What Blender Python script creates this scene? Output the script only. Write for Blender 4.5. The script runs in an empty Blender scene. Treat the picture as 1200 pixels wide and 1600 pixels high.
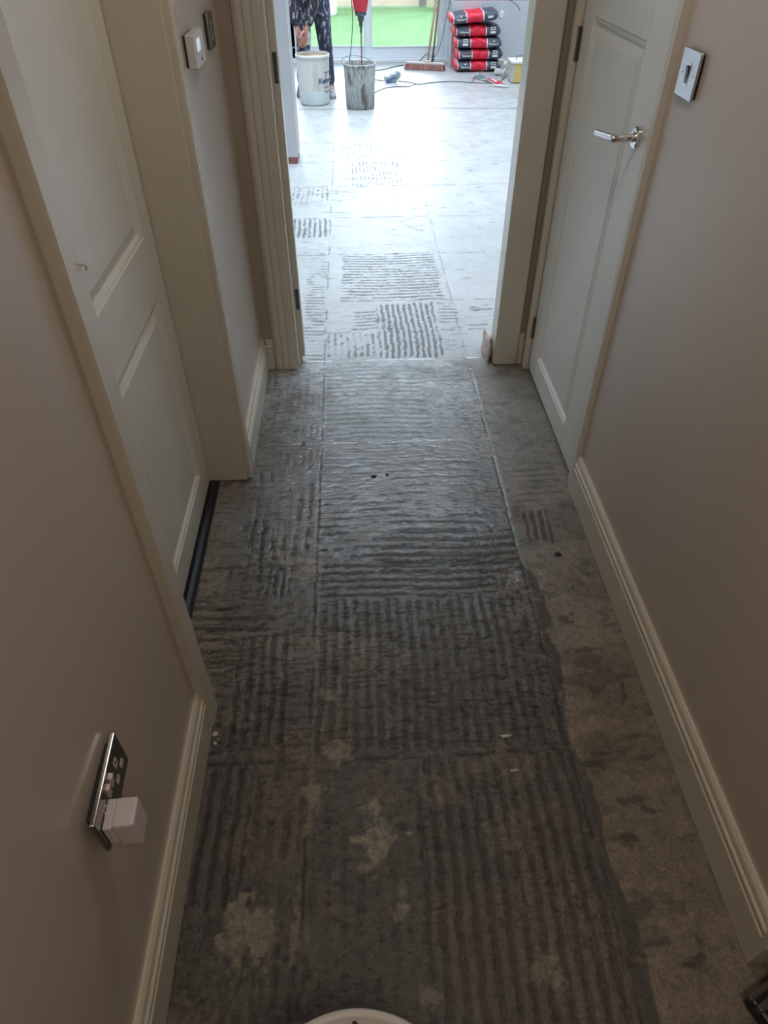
import bpy, bmesh, math, random
import numpy as np
from mathutils import Vector, Matrix, Euler
random.seed(4)
SC = bpy.context.scene
C = SC.collection

# ---------------------------------------------------------------- camera
cam_d = bpy.data.cameras.new('camera'); cam = bpy.data.objects.new('camera', cam_d); C.objects.link(cam)
Rm = ((0.9990617, -0.03147021, 0.02975461), (-0.04319233, -0.67349332, 0.73793033), (-0.00318329, -0.7385231, -0.67422066))
cam.matrix_world = Matrix(((Rm[0][0], -Rm[0][1], -Rm[0][2], 0), (Rm[1][0], -Rm[1][1], -Rm[1][2], 0), (Rm[2][0], -Rm[2][1], -Rm[2][2], 1.55), (0, 0, 0, 1)))
cam_d.sensor_fit = 'VERTICAL'; cam_d.sensor_height = 24.0; cam_d.sensor_width = 18.0
cam_d.lens = 1059 / 1600 * 24; cam_d.clip_start = 0.02
SC.camera = cam
# ---------------------------------------------------------------- light, exposure
SC.view_settings.view_transform = 'Standard'; SC.view_settings.look = 'None'
SC.view_settings.gamma = 1; SC.view_settings.use_curve_mapping = False
SC.view_settings.exposure = 0.0
SC.cycles.use_denoising = True
SC.cycles.max_bounces = 8; SC.cycles.diffuse_bounces = 5; SC.cycles.glossy_bounces = 4
SC.cycles.transparent_max_bounces = 8; SC.cycles.sample_clamp_indirect = 6
SC.cycles.caustics_reflective = False; SC.cycles.caustics_refractive = False
W = bpy.data.worlds.new('overcast_sky'); SC.world = W; W.use_nodes = True
bg = W.node_tree.nodes['Background']; bg.inputs[0].default_value = (0.74, 0.88, 1.0, 1); bg.inputs[1].default_value = 7.8


def area(name, loc, rot, sx, sy, power, col, portal=False):
    l = bpy.data.lights.new(name, 'AREA'); l.shape = 'RECTANGLE'; l.size = sx; l.size_y = sy; l.energy = power; l.color = col
    o = bpy.data.objects.new(name, l); C.objects.link(o); o.location = loc; o.rotation_euler = rot
    if portal: l.cycles.is_portal = True
    return o


# portals only guide the sampling of the sky through the two glazed openings
area('patio_portal', (-0.2, 9.93, 1.05), (math.radians(-90), 0, 0), 2.8, 2.1, 1, (1, 1, 1), True)
area('roof_portal', (0.2, 6.35, 2.52), (0, 0, 0), 3.6, 6.3, 1, (1, 1, 1), True)
# added fill light overhead behind the viewer, warm and dim
area('added_fill_behind', (0.25, -0.35, 2.28), (0, 0, 0), 0.34, 0.34, 8.7, (1.0, 0.85, 0.70))
# added fill light half way down the corridor, no lamp in view
area('added_fill_corridor', (0.16, 1.55, 2.28), (0, 0, 0), 0.26, 0.26, 4.5, (1.0, 0.89, 0.77))


# ---------------------------------------------------------------- materials
def newmat(name):
    m = bpy.data.materials.new(name); m.use_nodes = True
    return m, m.node_tree.nodes, m.node_tree.links, m.node_tree.nodes['Principled BSDF']


def mat(name, col, rough=0.6, metal=0.0, var=0.08, scale=12, bump=0.0, bscale=80, spec=0.5, stretch=(1, 1, 1), col2=None, lo=0.35, hi=0.65, scale2=9, coat=0):
    """procedural paint/plastic/metal: noise mottling, optional second colour in patches, noise bump"""
    m, N, L, P = newmat(name)
    tc = N.new('ShaderNodeTexCoord'); mp = N.new('ShaderNodeMapping'); mp.inputs['Scale'].default_value = stretch
    L.new(tc.outputs['Object'], mp.inputs['Vector'])
    nz = N.new('ShaderNodeTexNoise'); nz.inputs['Scale'].default_value = scale; nz.inputs['Detail'].default_value = 5
    L.new(mp.outputs[0], nz.inputs['Vector'])
    rp = N.new('ShaderNodeValToRGB')
    rp.color_ramp.elements[0].position = 0.3; rp.color_ramp.elements[1].position = 0.7
    rp.color_ramp.elements[0].color = (*[c * (1 - var) for c in col], 1); rp.color_ramp.elements[1].color = (*[min(1, c * (1 + var)) for c in col], 1)
    L.new(nz.outputs['Fac'], rp.inputs[0]); out = rp.outputs[0]
    if col2:
        n2 = N.new('ShaderNodeTexNoise'); n2.inputs['Scale'].default_value = scale2; n2.inputs['Detail'].default_value = 6; n2.inputs['Roughness'].default_value = 0.65
        L.new(mp.outputs[0], n2.inputs['Vector'])
        r2 = N.new('ShaderNodeValToRGB'); r2.color_ramp.elements[0].position = lo; r2.color_ramp.elements[1].position = hi
        L.new(n2.outputs['Fac'], r2.inputs[0])
        mx = N.new('ShaderNodeMix'); mx.data_type = 'RGBA'; mx.inputs['B'].default_value = (*col2, 1)
        L.new(r2.outputs[0], mx.inputs['Factor']); L.new(out, mx.inputs['A']); out = mx.outputs['Result']
    L.new(out, P.inputs['Base Color'])
    P.inputs['Roughness'].default_value = rough; P.inputs['Metallic'].default_value = metal
    P.inputs['Specular IOR Level'].default_value = spec; P.inputs['Coat Weight'].default_value = coat
    if bump:
        nb = N.new('ShaderNodeTexNoise'); nb.inputs['Scale'].default_value = bscale; nb.inputs['Detail'].default_value = 4
        L.new(mp.outputs[0], nb.inputs['Vector'])
        b = N.new('ShaderNodeBump'); b.inputs['Strength'].default_value = bump; b.inputs['Distance'].default_value = 0.002
        L.new(nb.outputs['Fac'], b.inputs['Height']); L.new(b.outputs[0], P.inputs['Normal'])
    return m


M = {}
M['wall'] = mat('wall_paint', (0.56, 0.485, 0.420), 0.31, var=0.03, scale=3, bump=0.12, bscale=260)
M['wall_end'] = mat('wall_paint_shaded', (0.40, 0.33, 0.26), 0.65, var=0.03, scale=3, bump=0.12, bscale=260)  # wall paint with the end wall's shade darkened into its colour
M['ceil'] = mat('ceiling_paint', (0.75, 0.74, 0.70), 0.9, var=0.02)
M['gloss'] = mat('cream_gloss_paint', (0.62, 0.585, 0.50), 0.26, var=0.03, scale=6, bump=0.10, bscale=120)
M['gloss_worn'] = mat('worn_cream_gloss', (0.62, 0.575, 0.48), 0.38, var=0.04, scale=6, bump=0.12, bscale=120, col2=(0.22, 0.15, 0.10), lo=0.69, hi=0.71, scale2=34)
M['door'] = mat('door_satin_paint', (0.72, 0.71, 0.66), 0.32, var=0.02, scale=4, bump=0.25, bscale=46, stretch=(1, 3.5, 0.35))
M['white'] = mat('white_paint', (0.80, 0.81, 0.82), 0.5, var=0.02, scale=5)
M['upvc'] = mat('white_upvc', (0.78, 0.82, 0.86), 0.3, var=0.02, scale=4)
M['black'] = mat('black_plastic', (0.010, 0.009, 0.013), 0.28, var=0.2, scale=30, bump=0.1)
M['blackmatt'] = mat('black_rubber', (0.02, 0.02, 0.024), 0.55, var=0.2, scale=30)
M['chrome'] = mat('chrome', (0.80, 0.80, 0.82), 0.10, 1.0, var=0.02)
M['steel'] = mat('brushed_steel', (0.70, 0.68, 0.72), 0.30, 1.0, var=0.05, scale=90, stretch=(1, 1, 8))
M['brass'] = mat('aged_brass', (0.30, 0.25, 0.18), 0.35, 1.0, var=0.2, scale=60)
M['plate'] = mat('dark_nickel_plate', (0.30, 0.30, 0.28), 0.16, 1.0, var=0.04, scale=60)
M['plastic'] = mat('white_plastic', (0.66, 0.60, 0.62), 0.4, var=0.02)
M['thermo'] = mat('thermostat_plastic', (0.68, 0.66, 0.67), 0.45, var=0.02)
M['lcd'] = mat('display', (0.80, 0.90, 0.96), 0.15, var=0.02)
M['lcd'].node_tree.nodes['Principled BSDF'].inputs['Emission Color'].default_value = (.75, .9, 1, 1); M['lcd'].node_tree.nodes['Principled BSDF'].inputs['Emission Strength'].default_value = .45  # mild glow stands in for the reflection on the display
M['red_led'] = mat('red_mark', (0.55, 0.02, 0.02), 0.4, var=0.02)
M['bucketw'] = mat('white_bucket_plastic', (0.72, 0.70, 0.67), 0.42, var=0.05, scale=10, col2=(0.42, 0.38, 0.33), lo=0.52, hi=0.75, scale2=5, stretch=(4, 4, 0.6), bump=0.3, bscale=30)
M['bucketg'] = mat('cement_caked_bucket', (0.36, 0.38, 0.37), 0.75, var=0.3, scale=30, col2=(0.12, 0.11, 0.09), lo=0.50, hi=0.62, scale2=9, stretch=(2.2, 2.2, 0.6), bump=1.0, bscale=45)
M['cement'] = mat('wet_cement', (0.16, 0.165, 0.16), 0.35, var=0.3, scale=20, bump=0.8, bscale=40)
M['tan'] = mat('tan_compound', (0.55, 0.38, 0.24), 0.6, var=0.1, scale=20)
M['red'] = mat('red_tool_plastic', (0.62, 0.03, 0.05), 0.35, var=0.05)
M['redmatte'] = mat('oxide_red_shaft', (0.28, 0.10, 0.10), 0.5, var=0.2, scale=40)
M['dgrey'] = mat('dark_grey_metal', (0.10, 0.12, 0.14), 0.4, 0.5, var=0.1)
M['cable'] = mat('dusty_cable', (0.09, 0.10, 0.10), 0.6, var=0.2, scale=40)
M['wood'] = mat('pale_handle_wood', (0.50, 0.36, 0.25), 0.6, var=0.15, scale=12, stretch=(6, 6, 0.6))
M['wood2'] = mat('grey_handle_wood', (0.36, 0.25, 0.18), 0.6, var=0.15, scale=12, stretch=(6, 6, 0.6))
M['bristle'] = mat('red_bristles', (0.26, 0.10, 0.09), 0.9, var=0.35, scale=60, stretch=(8, 1, 0.3), col2=(0.40, 0.32, 0.28), lo=0.5, hi=0.7, bump=1.0, bscale=120)
M['dust_wood'] = mat('dusty_broom_stock', (0.55, 0.46, 0.43), 0.8, var=0.12, scale=30)
M['blue'] = mat('dusty_blue_plastic', (0.08, 0.14, 0.32), 0.5, var=0.2, scale=30, col2=(0.30, 0.33, 0.36), lo=0.5, hi=0.6, scale2=14)
M['dustgrey'] = mat('dusty_grey_plastic', (0.26, 0.32, 0.33), 0.7, var=0.25, scale=40, col2=(0.55, 0.55, 0.50), lo=0.5, hi=0.62, scale2=20)
M['yellow'] = mat('yellow_label_plastic', (0.66, 0.50, 0.16), 0.5, var=0.08, scale=10)
M['greytub'] = mat('grey_white_tub', (0.50, 0.52, 0.50), 0.5, var=0.06, scale=10)
M['paper'] = mat('white_paper', (0.82, 0.81, 0.80), 0.8, var=0.03, scale=20)
M['teal'] = mat('teal_print', (0.25, 0.36, 0.40), 0.7, var=0.04)
M['redprint'] = mat('red_print', (0.80, 0.05, 0.11), 0.6, var=0.04)
M['glove'] = mat('cream_glove_fabric', (0.62, 0.58, 0.50), 0.9, var=0.1, scale=40, bump=0.6, bscale=150)
M['skin'] = mat('skin', (0.52, 0.26, 0.20), 0.5, var=0.10, scale=25, bump=0.2)
M['hair'] = mat('brown_hair', (0.08, 0.05, 0.03), 0.7, var=0.3, scale=60, bump=1.0, bscale=200)
M['jacket'] = mat('splashed_dark_jacket', (0.028, 0.024, 0.035), 0.8, var=0.3, scale=20, col2=(0.40, 0.38, 0.40), lo=0.53, hi=0.60, scale2=24, stretch=(1.6, 1.6, 0.7), bump=0.5, bscale=60)
M['trousers'] = mat('splashed_navy_trousers', (0.035, 0.040, 0.075), 0.85, var=0.25, scale=14, col2=(0.44, 0.45, 0.50), lo=0.54, hi=0.62, scale2=26, stretch=(1.6, 1.6, 0.7), bump=0.5, bscale=60)
M['eye'] = mat('eye_dark', (0.03, 0.02, 0.02), 0.2)
M['boot'] = mat('dusty_work_boot', (0.16, 0.16, 0.17), 0.7, var=0.3, scale=30, col2=(0.45, 0.44, 0.42), lo=0.5, hi=0.6)
M['kneepad'] = mat('white_knee_pad', (0.62, 0.66, 0.72), 0.7, var=0.1, scale=30)
M['grass'] = mat('artificial_turf', (0.062, 0.135, 0.040), 0.9, var=0.15, scale=2.2, col2=(0.055, 0.118, 0.035), lo=0.5, hi=0.8, scale2=5, bump=1.0, bscale=150)
M['sleeper'] = mat('tan_fence_timber', (0.36, 0.29, 0.21), 0.85, var=0.15, scale=5, stretch=(0.4, 4, 4))
M['fpost'] = mat('dark_fence_post', (0.12, 0.11, 0.09), 0.8, var=0.2)
M['planter'] = mat('pale_grey_planter', (0.55, 0.60, 0.60), 0.7, var=0.1, scale=8)
M['pink'] = mat('pink_plasterboard', (0.50, 0.34, 0.36), 0.85, var=0.04, scale=4)
M['board'] = mat('white_plasterboard', (0.74, 0.76, 0.80), 0.7, var=0.03, scale=2)
M['brown'] = mat('raw_timber_block', (0.22, 0.10, 0.08), 0.8, var=0.2, scale=30)
M['plaster'] = mat('raw_pink_plaster', (0.52, 0.42, 0.37), 0.9, var=0.2, scale=40, bump=1.0, bscale=90)
M['chip'] = mat('plaster_chip', (0.60, 0.57, 0.50), 0.85, var=0.2, scale=60, bump=0.6)
M['chipdark'] = mat('dark_adhesive_crumb', (0.02, 0.02, 0.022), 0.6, var=0.2, scale=60)
M['pebble'] = mat('grey_pebble', (0.22, 0.21, 0.17), 0.7, var=0.2, scale=60)
M['casedark'] = mat('dark_plum_plastic', (0.014, 0.010, 0.015), 0.42, var=0.2, scale=20)
M['caserim'] = mat('brown_case_rim', (0.075, 0.058, 0.052), 0.5, var=0.15, scale=30)
M['whitelid'] = mat('white_bucket_lid', (0.60, 0.58, 0.56), 0.4, var=0.04, scale=14)
M['ink'] = mat('navy_print', (0.03, 0.05, 0.16), 0.5, var=0.02)
M['fitting_white'] = mat('opal_fill_fitting', (0.8, 0.78, 0.72), 0.4)

# glass: clear sheet with a fresnel reflection
gm, N_, L_, P_ = newmat('clear_glass')
tr = N_.new('ShaderNodeBsdfTransparent'); gl = N_.new('ShaderNodeBsdfGlossy'); gl.inputs['Roughness'].default_value = 0.02
fr = N_.new('ShaderNodeFresnel'); fr.inputs[0].default_value = 1.45; mx = N_.new('ShaderNodeMixShader')
L_.new(fr.outputs[0], mx.inputs[0]); L_.new(tr.outputs[0], mx.inputs[1]); L_.new(gl.outputs[0], mx.inputs[2])
L_.new(mx.outputs[0], N_['Material Output'].inputs['Surface']); M['glass'] = gm


def bagmat():
    """grey sack with red middle band, pale piping lines and red end, by object x"""
    m, N, L, P = newmat('printed_sack')
    tc = N.new('ShaderNodeTexCoord'); sx = N.new('ShaderNodeSeparateXYZ'); L.new(tc.outputs['Object'], sx.inputs[0])
    nz = N.new('ShaderNodeTexNoise'); nz.inputs['Scale'].default_value = 7; L.new(tc.outputs['Object'], nz.inputs['Vector'])
    ad = N.new('ShaderNodeMath'); ad.operation = 'MULTIPLY_ADD'; ad.inputs[1].default_value = 0.03; L.new(nz.outputs['Fac'], ad.inputs[0]); L.new(sx.outputs[0], ad.inputs[2])
    mr = N.new('ShaderNodeMapRange'); mr.inputs['From Min'].default_value = -0.29; mr.inputs['From Max'].default_value = 0.32; L.new(ad.outputs[0], mr.inputs[0])
    r = N.new('ShaderNodeValToRGB'); r.color_ramp.interpolation = 'CONSTANT'
    red = (0.78, 0.02, 0.055, 1); gr = (0.085, 0.095, 0.125, 1); wt = (0.7, 0.7, 0.75, 1)
    stops = [(0, red), (0.105, wt), (0.12, gr), (0.345, wt), (0.362, red), (0.66, wt), (0.677, gr)]
    e = r.color_ramp.elements
    e[0].position = 0; e[0].color = stops[0][1]; e[1].position = stops[1][0]; e[1].color = stops[1][1]
    for p, c in stops[2:]:
        q = e.new(p); q.color = c
    L.new(mr.outputs[0], r.inputs[0]); L.new(r.outputs[0], P.inputs['Base Color']); P.inputs['Roughness'].default_value = 0.45
    nb = N.new('ShaderNodeTexNoise'); nb.inputs['Scale'].default_value = 14; b = N.new('ShaderNodeBump'); b.inputs['Strength'].default_value = 0.7; b.inputs['Distance'].default_value = 0.01
    L.new(tc.outputs['Object'], nb.inputs['Vector']); L.new(nb.outputs['Fac'], b.inputs['Height']); L.new(b.outputs[0], P.inputs['Normal'])
    return m


M['bag'] = bagmat()


def floormat():
    m, N, L, P = newmat('screed_and_adhesive')
    at = N.new('ShaderNodeAttribute'); at.attribute_name = 'tone'
    ag = N.new('ShaderNodeAttribute'); ag.attribute_name = 'gloss'
    tc = N.new('ShaderNodeTexCoord')
    n1 = N.new('ShaderNodeTexNoise'); n1.inputs['Scale'].default_value = 170; n1.inputs['Detail'].default_value = 6; n1.inputs['Roughness'].default_value = 0.7
    L.new(tc.outputs['Object'], n1.inputs['Vector'])
    mr = N.new('ShaderNodeMapRange'); mr.inputs['From Min'].default_value = 0.3; mr.inputs['From Max'].default_value = 0.7; mr.inputs['To Min'].default_value = 0.58; mr.inputs['To Max'].default_value = 1.42
    L.new(n1.outputs['Fac'], mr.inputs[0])
    mul = N.new('ShaderNodeVectorMath'); mul.operation = 'SCALE'; L.new(at.outputs['Color'], mul.inputs[0]); L.new(mr.outputs[0], mul.inputs['Scale'])
    n3 = N.new('ShaderNodeTexNoise'); n3.inputs['Scale'].default_value = 330; n3.inputs['Detail'].default_value = 2
    L.new(tc.outputs['Object'], n3.inputs['Vector'])
    m3 = N.new('ShaderNodeMapRange'); m3.inputs['From Min'].default_value = 0.70; m3.inputs['From Max'].default_value = 0.76; m3.inputs['To Max'].default_value = 0.55; L.new(n3.outputs['Fac'], m3.inputs[0])
    sp = N.new('ShaderNodeMix'); sp.data_type = 'RGBA'; sp.inputs['B'].default_value = (.42, .39, .34, 1); L.new(m3.outputs[0], sp.inputs['Factor']); L.new(mul.outputs[0], sp.inputs['A'])
    L.new(sp.outputs['Result'], P.inputs['Base Color'])
    L.new(ag.outputs['Fac'], P.inputs['Roughness'])
    P.inputs['Specular IOR Level'].default_value = 0.6; P.inputs['Coat Roughness'].default_value = 0.34; P.inputs['Coat IOR'].default_value = 1.75
    cw = N.new('ShaderNodeMapRange'); cw.inputs['From Min'].default_value = 0.44; cw.inputs['From Max'].default_value = 0.30; cw.inputs['To Max'].default_value = 1.0; L.new(ag.outputs['Fac'], cw.inputs[0]); L.new(cw.outputs[0], P.inputs['Coat Weight'])
    n2 = N.new('ShaderNodeTexNoise'); n2.inputs['Scale'].default_value = 90; n2.inputs['Detail'].default_value = 8; n2.inputs['Roughness'].default_value = 0.75
    L.new(tc.outputs['Object'], n2.inputs['Vector'])
    b = N.new('ShaderNodeBump'); b.inputs['Strength'].default_value = 0.28; b.inputs['Distance'].default_value = 0.0025
    L.new(n2.outputs['Fac'], b.inputs['Height']); L.new(b.outputs[0], P.inputs['Normal'])
    return m


M['floor'] = floormat()


# ---------------------------------------------------------------- helpers
def tag(o, label=None, cat=None, group=None, kind=None):
    if label: o['label'] = label
    if cat: o['category'] = cat
    if group: o['group'] = group
    if kind: o['kind'] = kind
    return o


def obj(name, bm, m, parent=None, smooth=False, bevel=0, loc=None, rot=None, seg=2):
    me = bpy.data.meshes.new(name); bmesh.ops.recalc_face_normals(bm, faces=bm.faces); bm.to_mesh(me); bm.free()
    o = bpy.data.objects.new(name, me); C.objects.link(o)
    for mm in (m if isinstance(m, (list, tuple)) else [m]): me.materials.append(mm)
    if smooth:
        for p in me.polygons: p.use_smooth = True
    if bevel:
        b = o.modifiers.new('bevel', 'BEVEL'); b.width = bevel; b.segments = seg; b.limit_method = 'ANGLE'
    if loc: o.location = loc
    if rot: o.rotation_euler = rot
    if parent: o.parent = parent
    return o


def empty(name, loc, label, cat, rz=0, group=None, rot=None):
    o = bpy.data.objects.new(name, None); C.objects.link(o); o.location = loc; o.rotation_euler = rot or (0, 0, rz); o.empty_display_size = 0.05
    return tag(o, label, cat, group)


def struct(name, bm, m, parent=None, **k):
    o = obj(name, bm, m, parent, **k)
    if not parent: o['kind'] = 'structure'
    return o


def box(bm, x0, x1, y0, y1, z0, z1):
    v = [bm.verts.new(p) for p in ((x0, y0, z0), (x1, y0, z0), (x1, y1, z0), (x0, y1, z0), (x0, y0, z1), (x1, y0, z1), (x1, y1, z1), (x0, y1, z1))]
    for f in ((0, 3, 2, 1), (4, 5, 6, 7), (0, 1, 5, 4), (1, 2, 6, 5), (2, 3, 7, 6), (3, 0, 4, 7)): bm.faces.new([v[i] for i in f])
    return v


def B(*a):
    bm = bmesh.new(); box(bm, *a); return bm


def prism(bm, pts, O, U, V, L):
    O, U, V, L = map(Vector, (O, U, V, L))
    a = [bm.verts.new(O + U * p[0] + V * p[1]) for p in pts]; b = [bm.verts.new(v.co + L) for v in a]
    n = len(pts)
    for i in range(n): bm.faces.new((a[i], a[(i + 1) % n], b[(i + 1) % n], b[i]))
    bm.faces.new(a[::-1]); bm.faces.new(b)


def lathe(bm, prof, c=(0, 0, 0), n=40, axis='Z', cap=True):
    rings = []
    for r, z in prof:
        ring = []
        for i in range(n):
            a = 2 * math.pi * i / n
            p = (r * math.cos(a), r * math.sin(a), z)
            if axis == 'X': p = (p[2], p[0], p[1])
            ring.append(bm.verts.new((c[0] + p[0], c[1] + p[1], c[2] + p[2])))
        rings.append(ring)
    for a, b in zip(rings, rings[1:]):
        for i in range(n): bm.faces.new((a[i], a[(i + 1) % n], b[(i + 1) % n], b[i]))
    if cap: bm.faces.new(rings[0][::-1]); bm.faces.new(rings[-1])


def tube(bm, pts, r, n=10):
    """swept tube through points; r is a number or list"""
    P = [Vector(p) for p in pts]; rs = r if isinstance(r, (list, tuple)) else [r] * len(P)
    rings = []; up = Vector((0.13, 0.27, 1)).normalized()
    for i, p in enumerate(P):
        d = (P[min(i + 1, len(P) - 1)] - P[max(i - 1, 0)]).normalized()
        u = d.cross(up)
        if u.length < 0.05: u = d.cross(Vector((1, 0, 0)))
        u.normalize(); v = d.cross(u)
        rings.append([bm.verts.new(p + (u * math.cos(2 * math.pi * k / n) + v * math.sin(2 * math.pi * k / n)) * rs[i]) for k in range(n)])
    for a, b in zip(rings, rings[1:]):
        for k in range(n): bm.faces.new((a[k], a[(k + 1) % n], b[(k + 1) % n], b[k]))
    bm.faces.new(rings[0][::-1]); bm.faces.new(rings[-1])


def spline(pts, k=8):
    P = [Vector(p) for p in pts]; P = [P[0]] + P + [P[-1]]; out = []
    for i in range(1, len(P) - 2):
        for j in range(k):
            t = j / k; a, b, c, d = P[i - 1:i + 3]
            out.append(0.5 * ((2 * b) + (c - a) * t + (2 * a - 5 * b + 4 * c - d) * t * t + (3 * b - a - 3 * c + d) * t ** 3))
    out.append(P[-2]); return out


def text_mesh(name, s, size, m, parent, loc, rot, bend=None, depth=0.0006):
    cu = bpy.data.curves.new(name, 'FONT'); cu.body = s; cu.size = size; cu.align_x = 'CENTER'; cu.align_y = 'CENTER'; cu.extrude = depth; cu.offset = size * 0.012; cu.resolution_u = 3
    t = bpy.data.objects.new('tmp', cu); C.objects.link(t)
    dg = bpy.context.evaluated_depsgraph_get(); me = bpy.data.meshes.new_from_object(t.evaluated_get(dg))
    bpy.data.objects.remove(t); bpy.data.curves.remove(cu)
    me.name = name; me.materials.clear(); me.materials.append(m)
    if bend:
        R, a0 = bend  # wrap round a vertical cylinder, a0 = angle of the text centre
        for v in me.vertices:
            a = a0 + v.co.x / R; rr = R + v.co.z
            v.co = Vector((rr * math.cos(a), rr * math.sin(a), v.co.y))
    o = bpy.data.objects.new(name, me); C.objects.link(o); o.location = loc; o.rotation_euler = rot; o.parent = parent
    return o


def lump(bm, c, s, seed, n=2, squash=1):
    r = random.Random(seed)
    g = bmesh.ops.create_icosphere(bm, subdivisions=n, radius=1)
    ph = [r.uniform(0, 6) for _ in range(6)]
    for v in g['verts']:
        p = v.co; k = 1 + 0.22 * math.sin(3 * p.x + ph[0]) * math.cos(4 * p.y + ph[1]) + 0.16 * math.sin(5 * p.z + ph[2] + 3 * p.x)
        v.co = Vector((c[0] + p.x * k * s[0], c[1] + p.y * k * s[1], c[2] + max(p.z * k * s[2], -s[2] * 0.5)))


# ---------------------------------------------------------------- floor (heightfield with tone per vertex)
def h2(ix, iy, s):
    v = np.sin(ix * 127.1 + iy * 311.7 + s * 74.7) * 43758.5453
    return v - np.floor(v)


def vn(x, y, s):
    ix = np.floor(x); iy = np.floor(y); fx = x - ix; fy = y - iy
    fx = fx * fx * (3 - 2 * fx); fy = fy * fy * (3 - 2 * fy)
    a = h2(ix, iy, s); b = h2(ix + 1, iy, s); c = h2(ix, iy + 1, s); d = h2(ix + 1, iy + 1, s)
    return (a * (1 - fx) + b * fx) * (1 - fy) + (c * (1 - fx) + d * fx) * fy


def fbm(x, y, f, o, s):
    t = 0; a = 0.5; n = 0
    for i in range(o):
        t = t + a * vn(x * f, y * f, s + i * 13.7); n += a; f *= 2.03; a *= 0.55
    return t / n


def ss(v, a, b):
    t = np.clip((v - a) / (b - a), 0, 1); return t * t * (3 - 2 * t)


JX0, JX1 = -0.155, 0.487
JY = [0.815, 1.46, 2.09, 2.705, 3.305, 3.92, 4.53, 5.165, 5.767, 6.33, 6.95]
# x0, x1, y0, y1, run of the ridges, pitch, line width share, strength, how broken up
PATCH = [
    (-.10, .45, 5.80, 6.33, 'V', .030, .40, .55, .45), (-.02, .35, 5.17, 5.76, 'V', .029, .45, .85, .40), (-.13, .10, 5.30, 5.62, 'H', .045, .4, .5, .6),
    (-.45, -.17, 4.78, 5.14, 'V', .034, .40, .8, .5), (-.41, -.165, 4.20, 4.52, 'V', .033, .45, 1.0, .25), (-.14, .05, 4.95, 5.12, 'H', .04, .35, .8, .6),
    (-.08, .45, 3.31, 3.92, 'H', .036, .34, 1.0, .28), (.14, .46, 3.42, 3.90, 'H', .018, .4, .5, .4), (-.27, -.165, 2.72, 3.85, 'H', .033, .42, .8, .34),
    (-.02, .09, 3.0, 3.2, 'H', .034, .40, .8, .3), (.10, .385, 2.73, 3.27, 'V', .0285, .50, 1.0, .16), (-.145, .095, 2.745, 2.96, 'V', .030, .45, .9, .38), (.09, .2, 2.98, 3.2, 'V', .03, .45, .8, .45),
    (.40, .50, 3.05, 3.28, 'H', .034, .4, .8, .38), (.40, .47, 2.80, 3.0, 'H', .026, .4, .7, .5), (.52, .68, 2.95, 3.3, 'H', .04, .35, .8, .55),
    (.22, .44, 4.2, 4.5, 'H', .04, .3, .6, .6),
    (-.15, .28, 2.12, 2.66, 'H', .033, .40, .75, .26), (.26, .48, 2.12, 2.60, 'H', .036, .30, .8, .42), (-.40, -.16, 1.95, 2.62, 'V', .028, .45, .6, .42),
    (-.15, .2, 1.95, 2.12, 'H', .022, .45, .6, .5), (-.15, .48, 1.78, 2.0, 'H', .042, .25, .8, .5),
    (-.15, .48, 1.46, 1.78, 'H', .036, .36, .9, .36), (.05, .48, 1.40, 1.60, 'H', .036, .50, 1.0, .2), (-.15, .4, 1.32, 1.47, 'H', .030, .45, 1.0, .3), (.04, .48, 1.34, 1.62, 'V', .022, .4, .35, .5),
    (-.38, -.165, 1.40, 1.93, 'V', .036, .42, .85, .32), (.53, .62, 1.53, 1.68, 'V', .026, .55, 1.1, .1), (.52, .70, 1.70, 1.95, 'H', .033, .4, .7, .42),
    (-.42, -.23, 1.33, 1.47, 'V', .024, .5, .9, .35), (-.51, -.30, 1.08, 1.33, 'H', .038, .42, .8, .3), (-.5, -.18, .95, 1.12, 'H', .03, .35, .35, .5),
    (-.15, .46, .835, 1.31, 'V', .031, .50, .75, .30), (.02, .42, .95, 1.30, 'H', .016, .5, .35, .45), (-.37, -.21, .845, 1.20, 'V', .031, .5, .95, .28),
    (-.40, -.29, .50, .81, 'V', .033, .42, 1.0, .18), (-.29, -.16, .28, .80, 'V', .035, .5, .7, .36), (.10, .49, .15, .80, 'V', .0330, .48, .85, .20), (-.15, .12, .15, .80, 'V', .036, .45, .35, .5),
]
# light scuffs of bare screed: x, y, radius, strength
SPOTS = [(.005, .61, .048, 1.0), (.008, .69, .018, .9), (-.262, .455, .058, .75), (-.075, .832, .03, .7), (-.134, .735, .03, .7), (.30, .62, .05, .25), (.08, .63, .01, .8), (-.11, 1.0, .02, .5),
         (.33, .78, .06, .3), (-.18, 1.45, .055, .65), (.02, 1.62, .07, .30), (.16, .72, .05, .30), (.045, .48, .02, .6), (.33, .355, .03, .5), (.10, .33, .02, .5), (-.36, .95, .03, .35), (-.43, 1.02, .03, .45), (.24, .78, .03, .3)]
STRIPE = [(.488, 1.445, .003), (.508, 1.36, .018), (.512, 1.23, .018), (.508, 1.12, .016), (.50, .98, .013), (.474, .84, .006), (.490, .80, .011), (.503, .72, .016), (.502, .66, .018), (.497, .60, .007), (.500, .54, .012), (.507, .47, .015), (.512, .42, .02), (.508, .345, .014), (.503, .276, .018), (.50, .15, .02)]
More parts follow.
